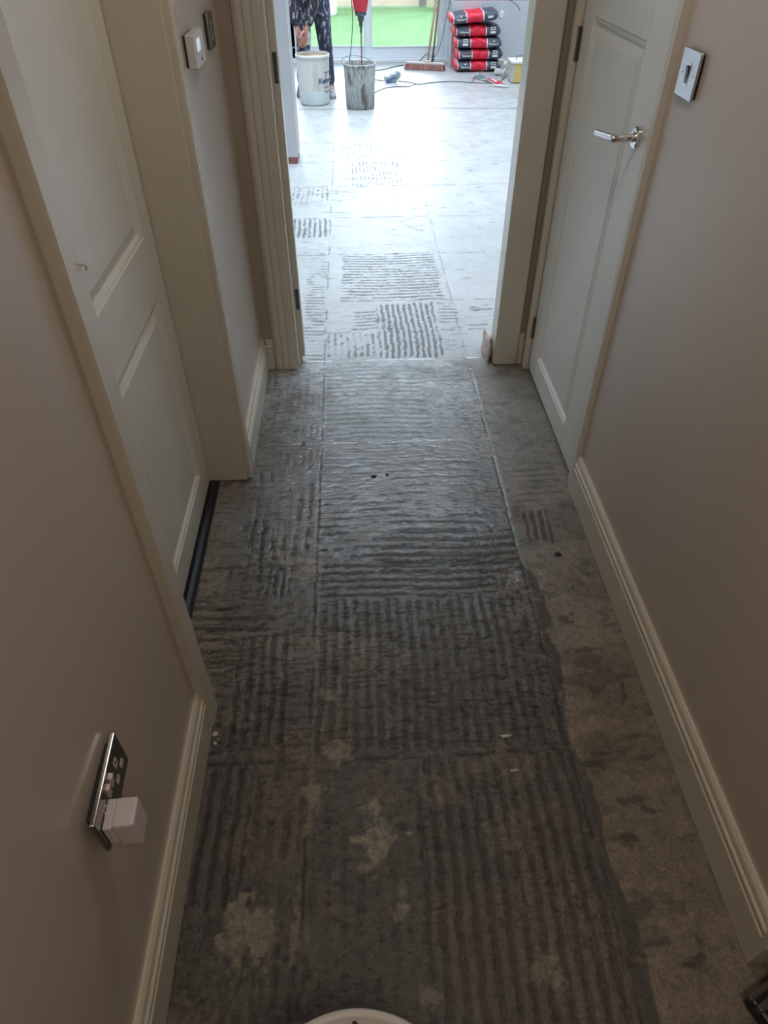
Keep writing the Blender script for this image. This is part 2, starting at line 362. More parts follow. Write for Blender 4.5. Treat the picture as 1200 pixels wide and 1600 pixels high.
BLOTCH = [(.60, .985, .022, .014), (.535, .78, .028, .008), (.56, .80, .035, .007), (.57, .60, .035, .010), (.535, .455, .028, .02), (.56, .395, .03, .012), (.56, 1.21, .02, .02), (.66, .96, .012, .03), (.645, .40, .013, .010), (.62, .36, .018, .010), (.53, 1.32, .03, .02),
          (.63, 1.33, .012, .018), (.60, 1.1, .04, .008), (.67, .79, .02, .008), (.585, .68, .03, .010), (-.345, .46, .018, .025), (.42, .765, .012, .02), (.385, .765, .01, .018), (.44, .765, .008, .02), (.355, .765, .008, .015), (.63, .66, .03, .01)]
PALE_H = [(.05, .165, 4.55), (.2, .34, 4.05)]


def floor_fields(X, Y):
    far = ss(Y, 2.60, 2.80)
    n1 = fbm(X, Y, 4.5, 4, 1); n2 = fbm(X, Y, 16, 4, 2); n3 = fbm(X, Y, 60, 4, 3); n4 = fbm(X, Y, 170, 3, 4)
    wx = X + .010 * (fbm(X, Y, 9, 3, 5) - .5) + .010 * (fbm(X, Y, 55, 3, 25) - .5); wy = Y + .010 * (fbm(X, Y, 9, 3, 6) - .5) + .011 * (fbm(X, Y, 55, 3, 26) - .5)
    wob = (fbm(X, Y, 26, 3, 7) - .5) * .05
    # adhesive cover: all of the tile bed left of the service strip
    bed = 1 - ss(X + wob * .5, .485, .505)
    bed = bed * (1 - .55 * ss(n1, .55, .70) * ss(Y, .9, 1.2)) * ss(X + wob * .3, -.46, -.40)
    kitchen_thin = far
    bed = bed * (1 - .86 * kitchen_thin)
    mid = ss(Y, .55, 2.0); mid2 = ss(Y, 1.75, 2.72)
    adh = np.stack([.078 + .072 * mid + .24 * mid2, .073 + .076 * mid + .25 * mid2, .066 + .081 * mid + .262 * mid2], -1)  # lightening towards the doorway puts the daylight beam into the adhesive colour
    conc = np.stack([.205 + .0 * X, .170 + .015 * mid, .130 + .04 * mid], -1)
    conc = conc * (.78 + .5 * n1 * (.6 + .8 * n2))[..., None]
    farc = np.stack([.415 + 0 * X, .42 + 0 * X, .425 + 0 * X], -1) * (.86 + .28 * fbm(X, Y * 1.8, 3, 4, 31))[..., None]
    conc = conc * (1 - far)[..., None] + farc * far[..., None]
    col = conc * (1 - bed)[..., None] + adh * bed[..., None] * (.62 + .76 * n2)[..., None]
    # brown tinge patches
    bt = ss(fbm(X, Y, 5, 3, 12), .52, .66) * (1 - far) * .55
    col = col * (1 - bt[..., None]) + (np.array([.135, .108, .084])) * (.6 + .8 * n2)[..., None] * bt[..., None]
    # smooth trowelled swipes right of the doorway and centre
    H = bed * (.0010 + (.0016 + .0010 * (1 - mid)) * (n3 - .5) + .0007 * (n4 - .5)) + (1 - bed) * .0008 * (n2 - .5)
    H += (1 - far) * .0016 * (n2 - .5) + .0009 * (fbm(X, Y * .4, 50, 3, 9) - .5)
    lines = np.zeros_like(X)
    for k, (x0, x1, y0, y1, ori, pitch, duty, st, brk) in enumerate(PATCH):
        sel = (X > x0 - .03) & (X < x1 + .03) & (Y > y0 - .04) & (Y < y1 + .04)
        if not sel.any(): continue
        xs, ys = X[sel], Y[sel]; wb = wob[sel]
        m = ss(xs + wb * .7, x0 - .006, x0 + .006) * (1 - ss(xs + wb * .7, x1 - .006, x1 + .006)) * ss(ys + wb, y0 - .008, y0 + .008) * (1 - ss(ys + wb, y1 - .008, y1 + .008))
        if ori == 'V':
            u = wx[sel] + .004 * np.sin(ys * 9 + k); nb = fbm(xs * 2.4, ys * .7, 30, 3, 40 + k)
        else:
            u = wy[sel] + .007 * np.sin(xs * 11 + k); nb = fbm(xs * .5, ys * 2.4, 30, 3, 40 + k)
        w = .5 + .5 * np.cos(2 * np.pi * u / pitch + k)
        g = ss(w + .55 * (n3[sel] - .5) + .5 * (n4[sel] - .5), 1 - duty - .14, 1 - duty + .16)
        blank = ss(fbm(xs, ys, 11, 3, 90 + k), .30 + brk * .55, .36 + brk * .55) if brk > .3 else 0
        g = g * m * ss(nb, brk * .82, brk * .82 + .16) * st * (1 - .75 * blank)
        lines[sel] = np.maximum(lines[sel], g)
    col = col * (1 - np.clip(lines, 0, 1)[..., None] * (.54 + .06 * ss(Y, .8, 1.8) + .12 * far)[..., None])
    col = col * (1 + (1 - far) * (.75 * (n3 - .5) + .55 * (n4 - .5)))[..., None]
    H -= lines * (.0013 - .0002 * far)
    # crumbly dark flecks and chatter marks running across
    fl = ss(fbm(X * .5, Y * 2.3, 62, 3, 21) + .12 * (n1 - .5), .57, .66) * (1 - .75 * far) * (.35 + .65 * ss(Y, .6, 1.0))
    fl *= (X < .5)
    H -= fl * (.0015 - .0009 * ss(Y, 1.3, 1.8)); col = col * (1 - .55 * fl[..., None])
    fl2 = ss(fbm(X * .5, Y * 1.6, 20, 4, 22), .69, .76) * far * ss(8.2 - Y, 0, 1)
    col = col * (1 - .35 * fl2[..., None]); H -= fl2 * .0012
    H *= 1 - (.25 * ss(Y, 1.3, 1.9) + .42 * mid2) * (1 - far)
    ck = ss(fbm(X * .7, Y * 1.5, 85, 3, 51), .66, .72) * (1 - far) * (X < .52) * ss(n1 + .3 * (n2 - .5), .42, .58)
    col = col * (1 - .6 * ck[..., None]); H -= ck * .0006
    # joints between the lifted tiles
    jn = .006 * (fbm(X, Y, 40, 3, 14) - .5)
    jb = ss(fbm(X, Y, 14, 2, 15), .34, .5)
    for jx, a in ((JX0, .6), (JX1, .35)):
        d = np.abs(X + jn - jx); g = (1 - ss(d, .002, .007)) * jb * (Y < 6.6) * (Y > .1); H -= g * .0010; col = col * (1 - a * g[..., None])
        g = (1 - ss(np.abs(X + jn - jx - .012), .003, .009)) * (Y < 2.7) * ss(n2, .4, .55); col = col + .045 * g[..., None] * np.array([1, .95, .82]); H += g * .0005
    for jy in JY:
        d = np.abs(Y + jn * 1.5 - jy); g = (1 - ss(d, .002, .009)) * jb * (X < (.49 if jy < 2.3 else 1.4)); H -= g * .002; col = col * (1 - .5 * g[..., None])
    # extension joint crack
    d = np.abs(Y - 7.525 + .035 * X + .05 * (fbm(X, Y * 0, 5, 3, 16) - .5)); g = 1 - ss(d, .006, .018); H -= g * .0022; col = col * (1 - .8 * g[..., None])
    # crack down the far left bay
    # dark primer stripe along the tile edge and blotches
    s = np.zeros_like(X); nn = .018 * (fbm(X, Y, 30, 3, 17) - .5)
    for (xa, ya, ra), (xb, yb, rb) in zip(STRIPE, STRIPE[1:]):
        sel = (Y <= ya) & (Y > yb)
        if sel.any():
            t = (Y[sel] - yb) / (ya - yb); cx = xb + (xa - xb) * t; r = rb + (ra - rb) * t
            s[sel] = (1 - ss(np.abs(X[sel] + nn[sel] - cx) - r, -.003, .004)) * ss(n2[sel] + .5 * (n3[sel] - .5), .30, .46)
    for bx, by, rx, ry in BLOTCH:
        d = np.sqrt(((X + nn * 3.4 - bx) / rx) ** 2 + ((Y + nn * 2.0 - by) / ry) ** 2) + .8 * (n2 - .5); s = np.maximum(s, (1 - ss(d, .7, 1.12)) * .8)
    sc = np.array([.052, .053, .052])
    col = col * (1 - s[..., None] * .85) + sc * s[..., None] * .85; H -= s * .0006
    # brown edge lines in the service strip
    e = ss(fbm(X * 1.0, Y * 2.2, 13, 4, 18), .60, .66) * (X > .5) * (1 - far) * .55
    col = col * (1 - .5 * e[..., None]); H -= e * .0008
    # light spots
    for sx, sy, r, st in SPOTS:
        d = np.sqrt((X - sx) ** 2 + (Y - sy) ** 2) / r + 2.2 * (fbm(X, Y, 50, 4, 19) - .5)
        g = (1 - ss(d, .6, 1.15)) * st * (.3 + .9 * n3) * .8
        g = np.clip(g, 0, 1); col = col * (1 - g[..., None]) + np.array([.36, .31, .24]) * g[..., None]; H += g * .0010
    # pale mortar runs along the left wall foot and joint
    g = (1 - ss(np.abs(X + 2 * jn + .148 + .02 * (Y < .6)), .006, .012)) * ss(n2, .42, .55) * (Y < .75) * .8
    col = col * (1 - g[..., None]) + np.array([.20, .165, .125]) * g[..., None]; H += g * .0012
    # pale streaks
    gl = .46 - .13 * mid - .06 * mid2 + .12 * far + .18 * (n2 - .5) + .10 * lines + .10 * (X > .5) * (1 - far)
    gl = gl + .06 * s
    return H, np.clip(col, .01, .9), np.clip(gl, .2, .9)


def make_floor():
    V, F, CO, GL = [], [], [], []; off = 0
    zones = [(-.62, .80, .14, 2.78, 473, 880), (-.86, 2.0, 2.78, 7.70, 440, 760), (-.86, 2.0, 7.70, 10.0, 180, 240),
             (-.62, .80, -2.0, .14, 40, 60), (.80, 2.0, -2.0, 2.66, 8, 10), (-1.6, -.62, -2.0, 2.66, 8, 10), (-2.3, -.86, 2.66, 10.0, 8, 10), (2.0, 2.5, 2.66, 10.0, 8, 10), (.80, 2.0, 2.66, 2.78, 8, 3), (-.86, -.62, 2.66, 2.78, 8, 3)]
    for x0, x1, y0, y1, nx, ny in zones:
        xs = np.linspace(x0, x1, nx); ys = np.linspace(y0, y1, ny); X, Y = np.meshgrid(xs, ys)
        H, col, gl = floor_fields(X, Y)
        e = np.minimum(np.minimum(X - x0, x1 - X), np.minimum(Y - y0, y1 - Y)); H = H * ss(e, 0, .01)
        H = np.minimum(H, .002)
        V.append(np.stack([X, Y, H], -1).reshape(-1, 3)); CO.append(col.reshape(-1, 3)); GL.append(gl.reshape(-1))
        i = np.arange(nx * ny).reshape(ny, nx) + off
        F.append(np.stack([i[:-1, :-1], i[:-1, 1:], i[1:, 1:], i[1:, :-1]], -1).reshape(-1, 4)); off += nx * ny
    V = np.concatenate(V).astype(np.float32); F = np.concatenate(F).astype(np.int32); CO = np.concatenate(CO); GL = np.concatenate(GL).astype(np.float32)
    me = bpy.data.meshes.new('floor'); me.vertices.add(len(V)); me.vertices.foreach_set('co', V.ravel())
    me.loops.add(F.size); me.loops.foreach_set('vertex_index', F.ravel()); me.polygons.add(len(F))
    me.polygons.foreach_set('loop_start', np.arange(0, F.size, 4, dtype=np.int32)); me.polygons.foreach_set('use_smooth', np.ones(len(F), bool))
    me.update(calc_edges=True)
    a = me.attributes.new('tone', 'FLOAT_COLOR', 'POINT'); a.data.foreach_set('color', np.concatenate([CO, np.ones((len(CO), 1))], 1).astype(np.float32).ravel())
    g = me.attributes.new('gloss', 'FLOAT', 'POINT'); g.data.foreach_set('value', GL)
    me.materials.append(M['floor'])
    o = bpy.data.objects.new('floor', me); C.objects.link(o); o['kind'] = 'structure'
    return o


make_floor()
struct('floor_slab', B(-2.4, 2.6, -2.1, 10.05, -.25, -.02), M['plaster'])

# ---------------------------------------------------------------- room shell
XL, XR, YE, ZC = -.415, .738, 2.66, 2.40
bm = bmesh.new()
box(bm, XL - .20, XL, -2.0, .975, 0, ZC); box(bm, XL - .20, XL, 1.89, YE, 0, ZC); box(bm, XL - .20, XL, .975, 1.89, 2.03, ZC)
struct('wall_left', bm, M['wall'])
bm = bmesh.new()
box(bm, XR, XR + .12, .37, 1.855, 0, ZC); box(bm, XR, XR + .12, 2.60, YE, 0, ZC); box(bm, XR, XR + .12, 1.855, 2.60, 2.03, ZC)
struct('wall_right', bm, M['wall'])
bm = bmesh.new(); box(bm, XR + .12, 2.0, .37, .49, 0, ZC)
struct('wall_right_return', bm, M['wall'])
bm = bmesh.new()
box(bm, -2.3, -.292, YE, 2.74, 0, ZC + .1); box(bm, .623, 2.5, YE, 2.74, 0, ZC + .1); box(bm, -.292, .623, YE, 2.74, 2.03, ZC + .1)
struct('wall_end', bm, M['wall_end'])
struct('wall_back', B(-.415, 2.0, -2.1, -2.0, 0, ZC), M['wall'])
struct('wall_hall_side', B(2.0, 2.1, -2.0, .49, 0, ZC), M['wall'])
struct('ceiling', B(-.7, 2.1, -2.1, YE, ZC, ZC + .1), M['ceil'])
# dark cupboards behind the two corridor doors so that no light leaks in
struct('wall_cupboard_right', B(XR + .14, XR + .16, 1.75, 2.65, 0, ZC), M['wall'])
struct('wall_cupboard_left', B(XL - .24, XL - .21, .9, 1.95, 0, ZC), M['wall'])
# kitchen extension
bm = bmesh.new(); box(bm, -2.4, -2.3, 2.74, 10.1, 0, 2.5); struct('wall_kitchen_left', bm, M['white'])
bm = bmesh.new(); box(bm, 2.5, 2.6, 2.74, 10.1, 0, 2.5); struct('wall_kitchen_right', bm, M['white'])
bm = bmesh.new(); box(bm, -2.3, -1.62, 10.0, 10.25, 0, 2.5); box(bm, 1.215, 2.5, 10.0, 10.25, 0, 2.5); box(bm, -1.62, 1.215, 10.0, 10.25, 2.12, 2.5)
struct('wall_garden', bm, M['white'])
bm = bmesh.new()
box(bm, -2.4, 2.6, 2.66, 3.2, 2.5, 2.6); box(bm, -2.4, -1.6, 3.2, 9.5, 2.5, 2.6); box(bm, 2.0, 2.6, 3.2, 9.5, 2.5, 2.6); box(bm, -2.4, 2.6, 9.5, 10.25, 2.5, 2.6)
struct('ceiling_kitchen', bm, M['ceil'])
# added roof glazing, out of view, to daylight the kitchen
wr = bpy.data.objects.new('added_roof_window', None); C.objects.link(wr); wr['kind'] = 'structure'; wr.location = (.2, 6.35, 2.6)
bm = bmesh.new(); box(bm, -1.88, 1.88, -3.23, -3.15, 0, .1); box(bm, -1.88, 1.88, 3.15, 3.23, 0, .1); box(bm, -1.88, -1.8, -3.15, 3.15, 0, .1); box(bm, 1.8, 1.88, -3.15, 3.15, 0, .1)
for x in (-.9, 0, .9): box(bm, x - .025, x + .025, -3.15, 3.15, 0, .1)
obj('window_frame', bm, M['upvc'], wr)
for x in (-1.8, -.9, 0, .9): obj('pane', B(x + .0255, x + .8745, -3.15, 3.15, .05, .056), M['glass'], wr)
# boxed white lining with pink board above, right of the garden doors
struct('wall_boxing', B(1.21, 2.5, 9.62, 10.0, 0, .635), M['board'])
struct('wall_boxing_upper', B(1.225, 2.5, 9.64, 10.0, .635, 2.5), M['pink'])
struct('trim_1', B(1.2035, 1.2095, 9.605, 9.64, .004, 1.4), M['white'])
# nib wall left of the opening, standing on a raw timber block
M['nib'] = mat('nib_shade_grey', (0.46, 0.46, 0.48), 0.6, var=0.02, scale=4)  # white nib greyed, its backlit shade put into the base colour
struct('wall_nib', B(-.80, -.42, 5.74, 6.02, .045, 2.5), M['nib'])
struct('trim_2', B(-.79, -.425, 5.735, 6.0, .002, .046), M['brown'])


# ---- skirting boards
def skirt(name, A, Bp, out, h=.145, parent=None, m='gloss_worn'):
    A = Vector((A[0], A[1], .003)); L = Vector((Bp[0], Bp[1], .003)) - A
    pr = [(0, 0), (.018, 0), (.018, h * .66), (.015, h * .69), (.015, h * .73), (.017, h * .745), (.017, h * .80), (.012, h * .835), (.012, h * .87), (.013, h * .885), (.011, h * .95), (.006, h), (0, h)]
    bm = bmesh.new(); prism(bm, pr, A, out, (0, 0, 1), L)
    return struct(name, bm, M[m], parent)


skirt('baseboard_left', (XL, .915), (XL, -2.0), (1, 0, 0))
skirt('baseboard_left_far', (XL, YE), (XL, 1.957), (1, 0, 0))
skirt('baseboard_right', (XR, .3705), (XR, 1.782), (-1, 0, 0))
skirt('baseboard_right_return', (XR - .018, .37), (2.0, .37), (0, -1, 0))
skirt('baseboard_end', (XL + .018, YE), (-.368, YE), (0, -1, 0), .14)
skirt('baseboard_end_right', (.698, YE), (.719, YE), (0, -1, 0), .14)
skirt('baseboard_back', (XL, -2.0), (2.0, -2.0), (0, 1, 0))

# ---- architraves and linings (trim)
ARCH = [(0, 0), (0, .016), (.006, .020), (.018, .020), (.021, .016), (.025, .016), (.028, .020), (.036, .020), (.039, .015), (.043, .015), (.046, .018), (.052, .016), (.060, .007), (.060, 0)]
TN = [2]


def trim(bm, m='gloss', **k):
    TN[0] += 1; return struct('trim_%d' % TN[0], bm, M[m], **k)


def arch(O, U, V, h=2.07, wd=.060, m='gloss'):
    bm = bmesh.new(); s = wd / .060
    prism(bm, [(a * s, b) for a, b in ARCH], O, U, V, (0, 0, h)); return trim(bm, m)


# left door: architraves stand on the wall face, lining turns into the reveal
bm = bmesh.new(); prism(bm, [(0, 0), (0, .018), (.004, .022), (.056, .022), (.060, .018), (.060, 0)], (XL, .975, .004), (0, -1, 0), (1, 0, 0), (0, 0, 2.07)); trim(bm)
arch((XL, 1.895, .004), (0, 1, 0), (1, 0, 0))
bm = bmesh.new(); prism(bm, ARCH, (XL, .915, 2.03), (0, 0, 1), (1, 0, 0), (0, 1.04, 0)); trim(bm)
trim(B(-.615, XL + .001, 1.885, 1.915, .004, 2.03), bevel=.003)
trim(B(-.615, XL + .001, .955, .985, .004, 2.03), bevel=.003)
trim(B(-.615, XL + .001, .985, 1.885, 2.005, 2.03))
# right door
bm = bmesh.new(); prism(bm, [(0, -.01), (0, .0), (.004, .001), (.045, .012), (.062, .018), (.068, .016), (.068, 0)], (XR, 1.855, .004), (0, -1, 0), (-1, 0, 0), (0, 0, 2.07)); trim(bm, 'door')
arch((XR, 2.598, .004), (0, 1, 0), (-1, 0, 0), wd=.045)
bm = bmesh.new(); prism(bm, ARCH, (XR, 1.79, 2.03), (0, 0, 1), (-1, 0, 0), (0, .86, 0)); trim(bm)
# doorway to the kitchen
arch((-.272, YE, .004), (-1, 0, 0), (0, -1, 0), wd=.095)
bm = bmesh.new(); prism(bm, [(0, 0), (0, .018), (.003, .020), (.088, .020), (.092, .016), (.092, 0)], (.604, YE, .004), (1, 0, 0), (0, -1, 0), (0, 0, 2.07)); trim(bm)
bm = bmesh.new(); prism(bm, ARCH, (-.36, YE, 2.03), (0, 0, 1), (0, -1, 0), (1.05, 0, 0)); trim(bm)
jl = trim(B(-.292, -.262, YE - .018, 2.745, .03, 2.03), bevel=.006)
obj('door_stop', B(-.2625, -.238, 2.700, 2.744, .035, 2.0), M['gloss'], jl, bevel=.003)
bm = bmesh.new(); box(bm, .593, .623, YE - .018, 2.745, .004, 2.03); trim(bm, bevel=.004)
trim(B(-.262, .593, YE - .018, 2.745, 2.0, 2.03))
# hinge plates left on the lining where the kitchen door was taken off
for z in (1.118, .30):
    obj('hinge_plate', B(-.257, -.243, 2.6985, 2.7005, z - .045, z + .045), M['dgrey'], jl, bevel=.0008)
    for dz in (-.03, 0, .03):
        bm = bmesh.new(); box(bm, -.252, -.248, 2.6975, 2.6988, z + dz - .002, z + dz + .002); obj('screw', bm, M['brass'], jl)


# ---------------------------------------------------------------- doors
def leaf(bm, x0, x1, y0, y1, z0, z1, panels):
    """panels: (ya, yb, za, zb) through-openings in the leaf; all stacked in z"""
    pz = sorted(panels, key=lambda p: p[2]); ya, yb = pz[0][0], pz[0][1]
    box(bm, x0, x1, y0, ya, z0, z1); box(bm, x0, x1, yb, y1, z0, z1)
    z = z0
    for p in pz:
        box(bm, x0, x1, ya, yb, z, p[2]); z = p[3]
    box(bm, x0, x1, ya, yb, z, z1)


def panel(xf, dirx, ya, yb, za, zb):
    """moulded panel: ovolo step down, flat, raised field; dirx = outward"""
    bm = bmesh.new(); loops = []
    for ins, d in ((0, 0), (.003, -.003), (.010, -.004), (.016, -.011), (.020, -.012), (.045, -.006), (.048, -.0045)):
        loops.append([bm.verts.new((xf + dirx * d, y, z)) for y, z in ((ya + ins, za + ins), (yb - ins, za + ins), (yb - ins, zb - ins), (ya + ins, zb - ins))])
    back = [bm.verts.new((xf - dirx * .03, y, z)) for y, z in ((ya, za), (yb, za), (yb, zb), (ya, zb))]
    for a, b in zip([back] + loops, loops):
        for i in range(4): bm.faces.new((a[i], a[(i + 1) % 4], b[(i + 1) % 4], b[i]))
    bm.faces.new(loops[-1]); bm.faces.new(back[::-1])
    return bm


bm = bmesh.new(); leaf(bm, -.585, -.545, .990, 1.881, .008, 2.0, [(1.115, 1.79, .105, .735), (1.115, 1.79, .895, 1.87)])
d1 = struct('door_1', bm, M['door'])
for za, zb in ((.105, .735), (.895, 1.87)): obj('panel', panel(-.545, 1, 1.115, 1.79, za, zb), M['door'], d1)
# bolt/hook on the near architrave of that door
bm = bmesh.new(); tube(bm, spline([(-.395, .968, 1.160), (-.388, .969, 1.161), (-.386, .971, 1.156), (-.388, .973, 1.151)]), .0018, 8)
tag(obj('hook', bm, M['plastic'], smooth=True), 'tiny white hook screwed to the near frame edge of the left door', 'hook')
# black threshold membrane
bm = bmesh.new(); prism(bm, [(0, 0), (.072, 0), (.072, .003), (.060, .004), (.048, .009), (.040, .004), (.026, .004), (.018, .010), (.008, .006), (0, .005)], (-.580, .986, .001), (1, 0, 0), (0, 0, 1), (0, .898, 0))
tag(obj('threshold_strip', bm, M['black']), 'glossy black threshold strip under the left door', 'threshold')

bm = bmesh.new(); leaf(bm, .742, .782, 1.857, 2.596, .012, 2.0, [(2.012, 2.490, .110, 1.275), (2.012, 2.490, 1.43, 1.88)])
d2 = struct('door_2', bm, M['door'], bevel=.002)
for za, zb in ((.110, 1.275), (1.43, 1.88)): obj('panel', panel(.742, -1, 2.012, 2.490, za, zb), M['door'], d2)
for z in (1.19, .20):
    bm = bmesh.new()
    for k in range(5): lathe(bm, [(.0055, -.009), (.0062, -.008), (.0062, .008), (.0055, .009)], (.7345, 2.600, z - .038 + k * .019), 12)
    box(bm, .738, .7415, 2.585, 2.600, z - .045, z + .045)
    obj('hinge', bm, M['brass'], d2)
hy, hz = 1.932, 1.077
bm = bmesh.new(); lathe(bm, [(.026, 0), (.0262, -.006), (.023, -.0095), (.013, -.010)], (.742, hy, hz), 36, 'X')
rose = obj('handle_rose', bm, M['chrome'], d2, smooth=False)
bm = bmesh.new(); lathe(bm, [(.0105, -.010), (.0105, -.012), (.0095, -.030), (.0095, -.066), (.008, -.069)], (.742, hy, hz), 24, 'X')
obj('handle_neck', bm, M['chrome'], rose, smooth=True)
bm = bmesh.new(); tube(bm, [(.682, hy - .008, hz), (.682, hy - .006, hz), (.682, hy + .148, hz - .022), (.682, hy + .151, hz - .0225)], [.007, .0092, .0092, .007], 20)
obj('handle_lever', bm, M['steel'], rose, smooth=False)

# ---------------------------------------------------------------- garden doors (sliding), sill
g = bpy.data.objects.new('door_3', None); C.objects.link(g); g['kind'] = 'structure'; g.location = (0, 10.02, 0)
bm = bmesh.new(); box(bm, -1.62, 1.215, -.06, .10, .0, .035); box(bm, -1.62, 1.215, -.03, .10, 2.06, 2.12); box(bm, 1.165, 1.215, -.03, .10, .035, 2.06); box(bm, -1.62, -1.57, -.03, .10, .035, 2.06)
obj('outer_frame', bm, M['upvc'], g, bevel=.004)


def sash(xa, xb, dy):
    bm = bmesh.new(); w = .075; t = .045
    box(bm, xa, xb, dy, dy + t, .038, .150); box(bm, xa, xb, dy, dy + t, 1.98, 2.055); box(bm, xa, xa + w, dy, dy + t, .150, 1.98); box(bm, xb - w, xb, dy, dy + t, .150, 1.98)
    s = obj('door_sash', bm, M['upvc'], g, bevel=.005)
    bm = bmesh.new(); i = .012
    for a in ((xa + w, xb - w, .150, .150 + i), (xa + w, xb - w, 1.98 - i, 1.98), (xa + w, xa + w + i, .150 + i, 1.98 - i), (xb - w - i, xb - w, .150 + i, 1.98 - i)):
        box(bm, a[0], a[1], dy - .006, dy + .01, a[2], a[3])
    obj('glazing_bead', bm, M['upvc'], s)
    obj('pane', B(xa + w, xb - w, dy + .02, dy + .026, .150, 1.98), M['glass'], s)


sash(-1.568, -.66, .045); sash(-.72, .275, .045); sash(.195, 1.163, -.02)

# ---------------------------------------------------------------- switches, thermostat, socket
t = empty('light_switch', (XR, 1.686, 1.260), 'brushed steel light switch plate on the right wall beside the door', 'light switch')
obj('back_gasket', B(-.006, 0, -.043, .043, -.043, .043), M['blackmatt'], t, bevel=.003)
obj('plate', B(-.0115, -.0055, -.0475, .0475, -.0445, .0445), M['steel'], t, bevel=.0025, seg=3)
bm = bmesh.new(); prism(bm, [(0, -.017), (0, .017), (-.0045, .014), (-.0015, -.017)], (-.011, -.006, 0), (1, 0, 0), (0, 0, 1), (0, .012, 0)); obj('rocker', bm, M['dgrey'], t)
obj('rocker_surround', B(-.0125, -.0112, -.010, .010, -.0205, .0205), M['chrome'], t, bevel=.0005)
for y in (-.0300, .0300):
    bm = bmesh.new(); lathe(bm, [(.0032, 0), (.0028, -.0012)], (-.0112, y, 0), 12, 'X'); obj('screw', bm, M['chrome'], t)

t = empty('light_switch', (XL, 2.452, 1.254), 'dark metal light switch plate on the left wall behind the thermostat', 'light switch')
obj('back_gasket', B(0, .005, -.046, .046, -.042, .042), M['blackmatt'], t, bevel=.002)
obj('plate', B(.0045, .0115, -.049, .049, -.0445, .0445), M['plate'], t, bevel=.002)
obj('rocker_surround', B(.0112, .0135, -.012, .012, -.021, .021), M['steel'], t, bevel=.0005)
bm = bmesh.new(); prism(bm, [(0, -.017), (0, .017), (.006, .015), (.002, -.017)], (.013, -.007, 0), (1, 0, 0), (0, 0, 1), (0, .014, 0)); obj('rocker', bm, M['brass'], t)

t = empty('thermostat', (XL, 2.062, 1.255), 'white box thermostat with small bright display on the left wall', 'thermostat')
obj('back_plate', B(0, .006, .002, .128, -.035, .033), M['blackmatt'], t, bevel=.002)
obj('housing', B(.005, .028, 0, .140, -.038, .036), M['thermo'], t, bevel=.0035, seg=3)
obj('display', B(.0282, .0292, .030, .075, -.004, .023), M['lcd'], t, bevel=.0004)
bm = bmesh.new(); lathe(bm, [(.0045, 0), (.004, .0015), (.001, .0016)], (.0282, .075, -.024), 14, 'X'); obj('button', bm, M['dgrey'], t)

t = empty('wall_socket', (XL + .0042, .4975, .535), 'dark metal double wall socket low on the left wall', 'socket', rz=.05)
obj('back_box', B(-.004, .0048, -.062, .060, -.036, .036), M['blackmatt'], t, bevel=.002)
obj('plate', B(.0045, .0125, -.0735, .0735, -.0435, .0435), M['plate'], t, bevel=.002)
for yc in (.037, -.037):
    bm = bmesh.new()   # raised outlines of the three pin slots
    for (a, b, c, d) in ((yc - .004, yc + .004, .008, .0185), (yc - .018, yc - .009, -.016, -.010), (yc + .009, yc + .018, -.016, -.010)):
        box(bm, .0126, .0134, a - .0022, b + .0022, c - .0022, c + .0); box(bm, .0126, .0134, a - .0022, b + .0022, d, d + .0022)
        box(bm, .0126, .0134, a - .0022, a, c, d); box(bm, .0126, .0134, b, b + .0022, c, d)
    obj('pin_slots', bm, M['plastic'], t)
for yc in (.007, -.010):
    bm = bmesh.new(); prism(bm, [(0, -.013), (0, .013), (.006, .012), (.002, -.013)], (.0125, yc - .005, .018), (1, 0, 0), (0, 0, 1), (0, .010, 0))
    rk = obj('rocker', bm, M['plastic'], t)
obj('red_mark', B(.0170, .0183, -.013, -.007, .022, .027), M['red_led'], t)
p = empty('plug_charger', (XL + .0186, .456, .521), 'white cube plug charger pushed into the near socket outlet', 'charger', rz=.05)
obj('charger_base', B(0.0005, .014, -.024, .022, -.022, .028), M['plastic'], p, bevel=.002)
obj('charger_body', B(.013, .046, -.022, .022, -.036, .030), M['plastic'], p, bevel=.004, seg=3)

# ---------------------------------------------------------------- foreground bucket and case
t = empty('lidded_bucket', (-.037, .070, .0), 'white lidded plastic bucket at the bottom edge, only its lid rim in view', 'bucket')
bm = bmesh.new(); lathe(bm, [(.135, .003), (.140, .006), (.155, .33), (.157, .345), (.150, .345)], n=64); obj('body', bm, M['whitelid'], t, smooth=True)
bm = bmesh.new(); lathe(bm, [(.158, .345), (.166, .348), (.169, .356), (.169, .374), (.166, .380), (.160, .381), (.156, .378), (.153, .370), (.150, .369), (.05, .3705), (.001, .371)], n=72)
obj('lid', bm, M['whitelid'], t, smooth=True)
for k, (x, y) in enumerate(((.002, .150), (-.03, .138), (.028, .132))):
    bm = bmesh.new(); lump(bm, (x, y, .372 if k else .381), (.004, .003, .0012), 70 + k, 1); obj('drip', bm, M['chipdark'], t, smooth=True)

t = empty('tool_case', (.682, .292, .0), 'dark plum plastic case on the floor in the bottom right corner', 'case', rot=(0, 0, math.radians(24)))
bm = bmesh.new(); box(bm, 0, .42, -.36, 0, .003, .040); obj('case_body', bm, M['casedark'], t, bevel=.008)
bm = bmesh.new()
for y0, y1, z1 in ((-.009, .003, .046), (-.030, -.016, .050)): box(bm, -.002, .42, y0, y1, .030, z1)
obj('case_rim', bm, M['caserim'], t, bevel=.004)
bm = bmesh.new(); box(bm, .010, .41, -.30, -.052, .036, .058); obj('case_lid', bm, M['casedark'], t, bevel=.01)
bm = bmesh.new(); box(bm, .012, .41, -.135, -.122, .05, .063); obj('case_rib', bm, M['caserim'], t, bevel=.004)

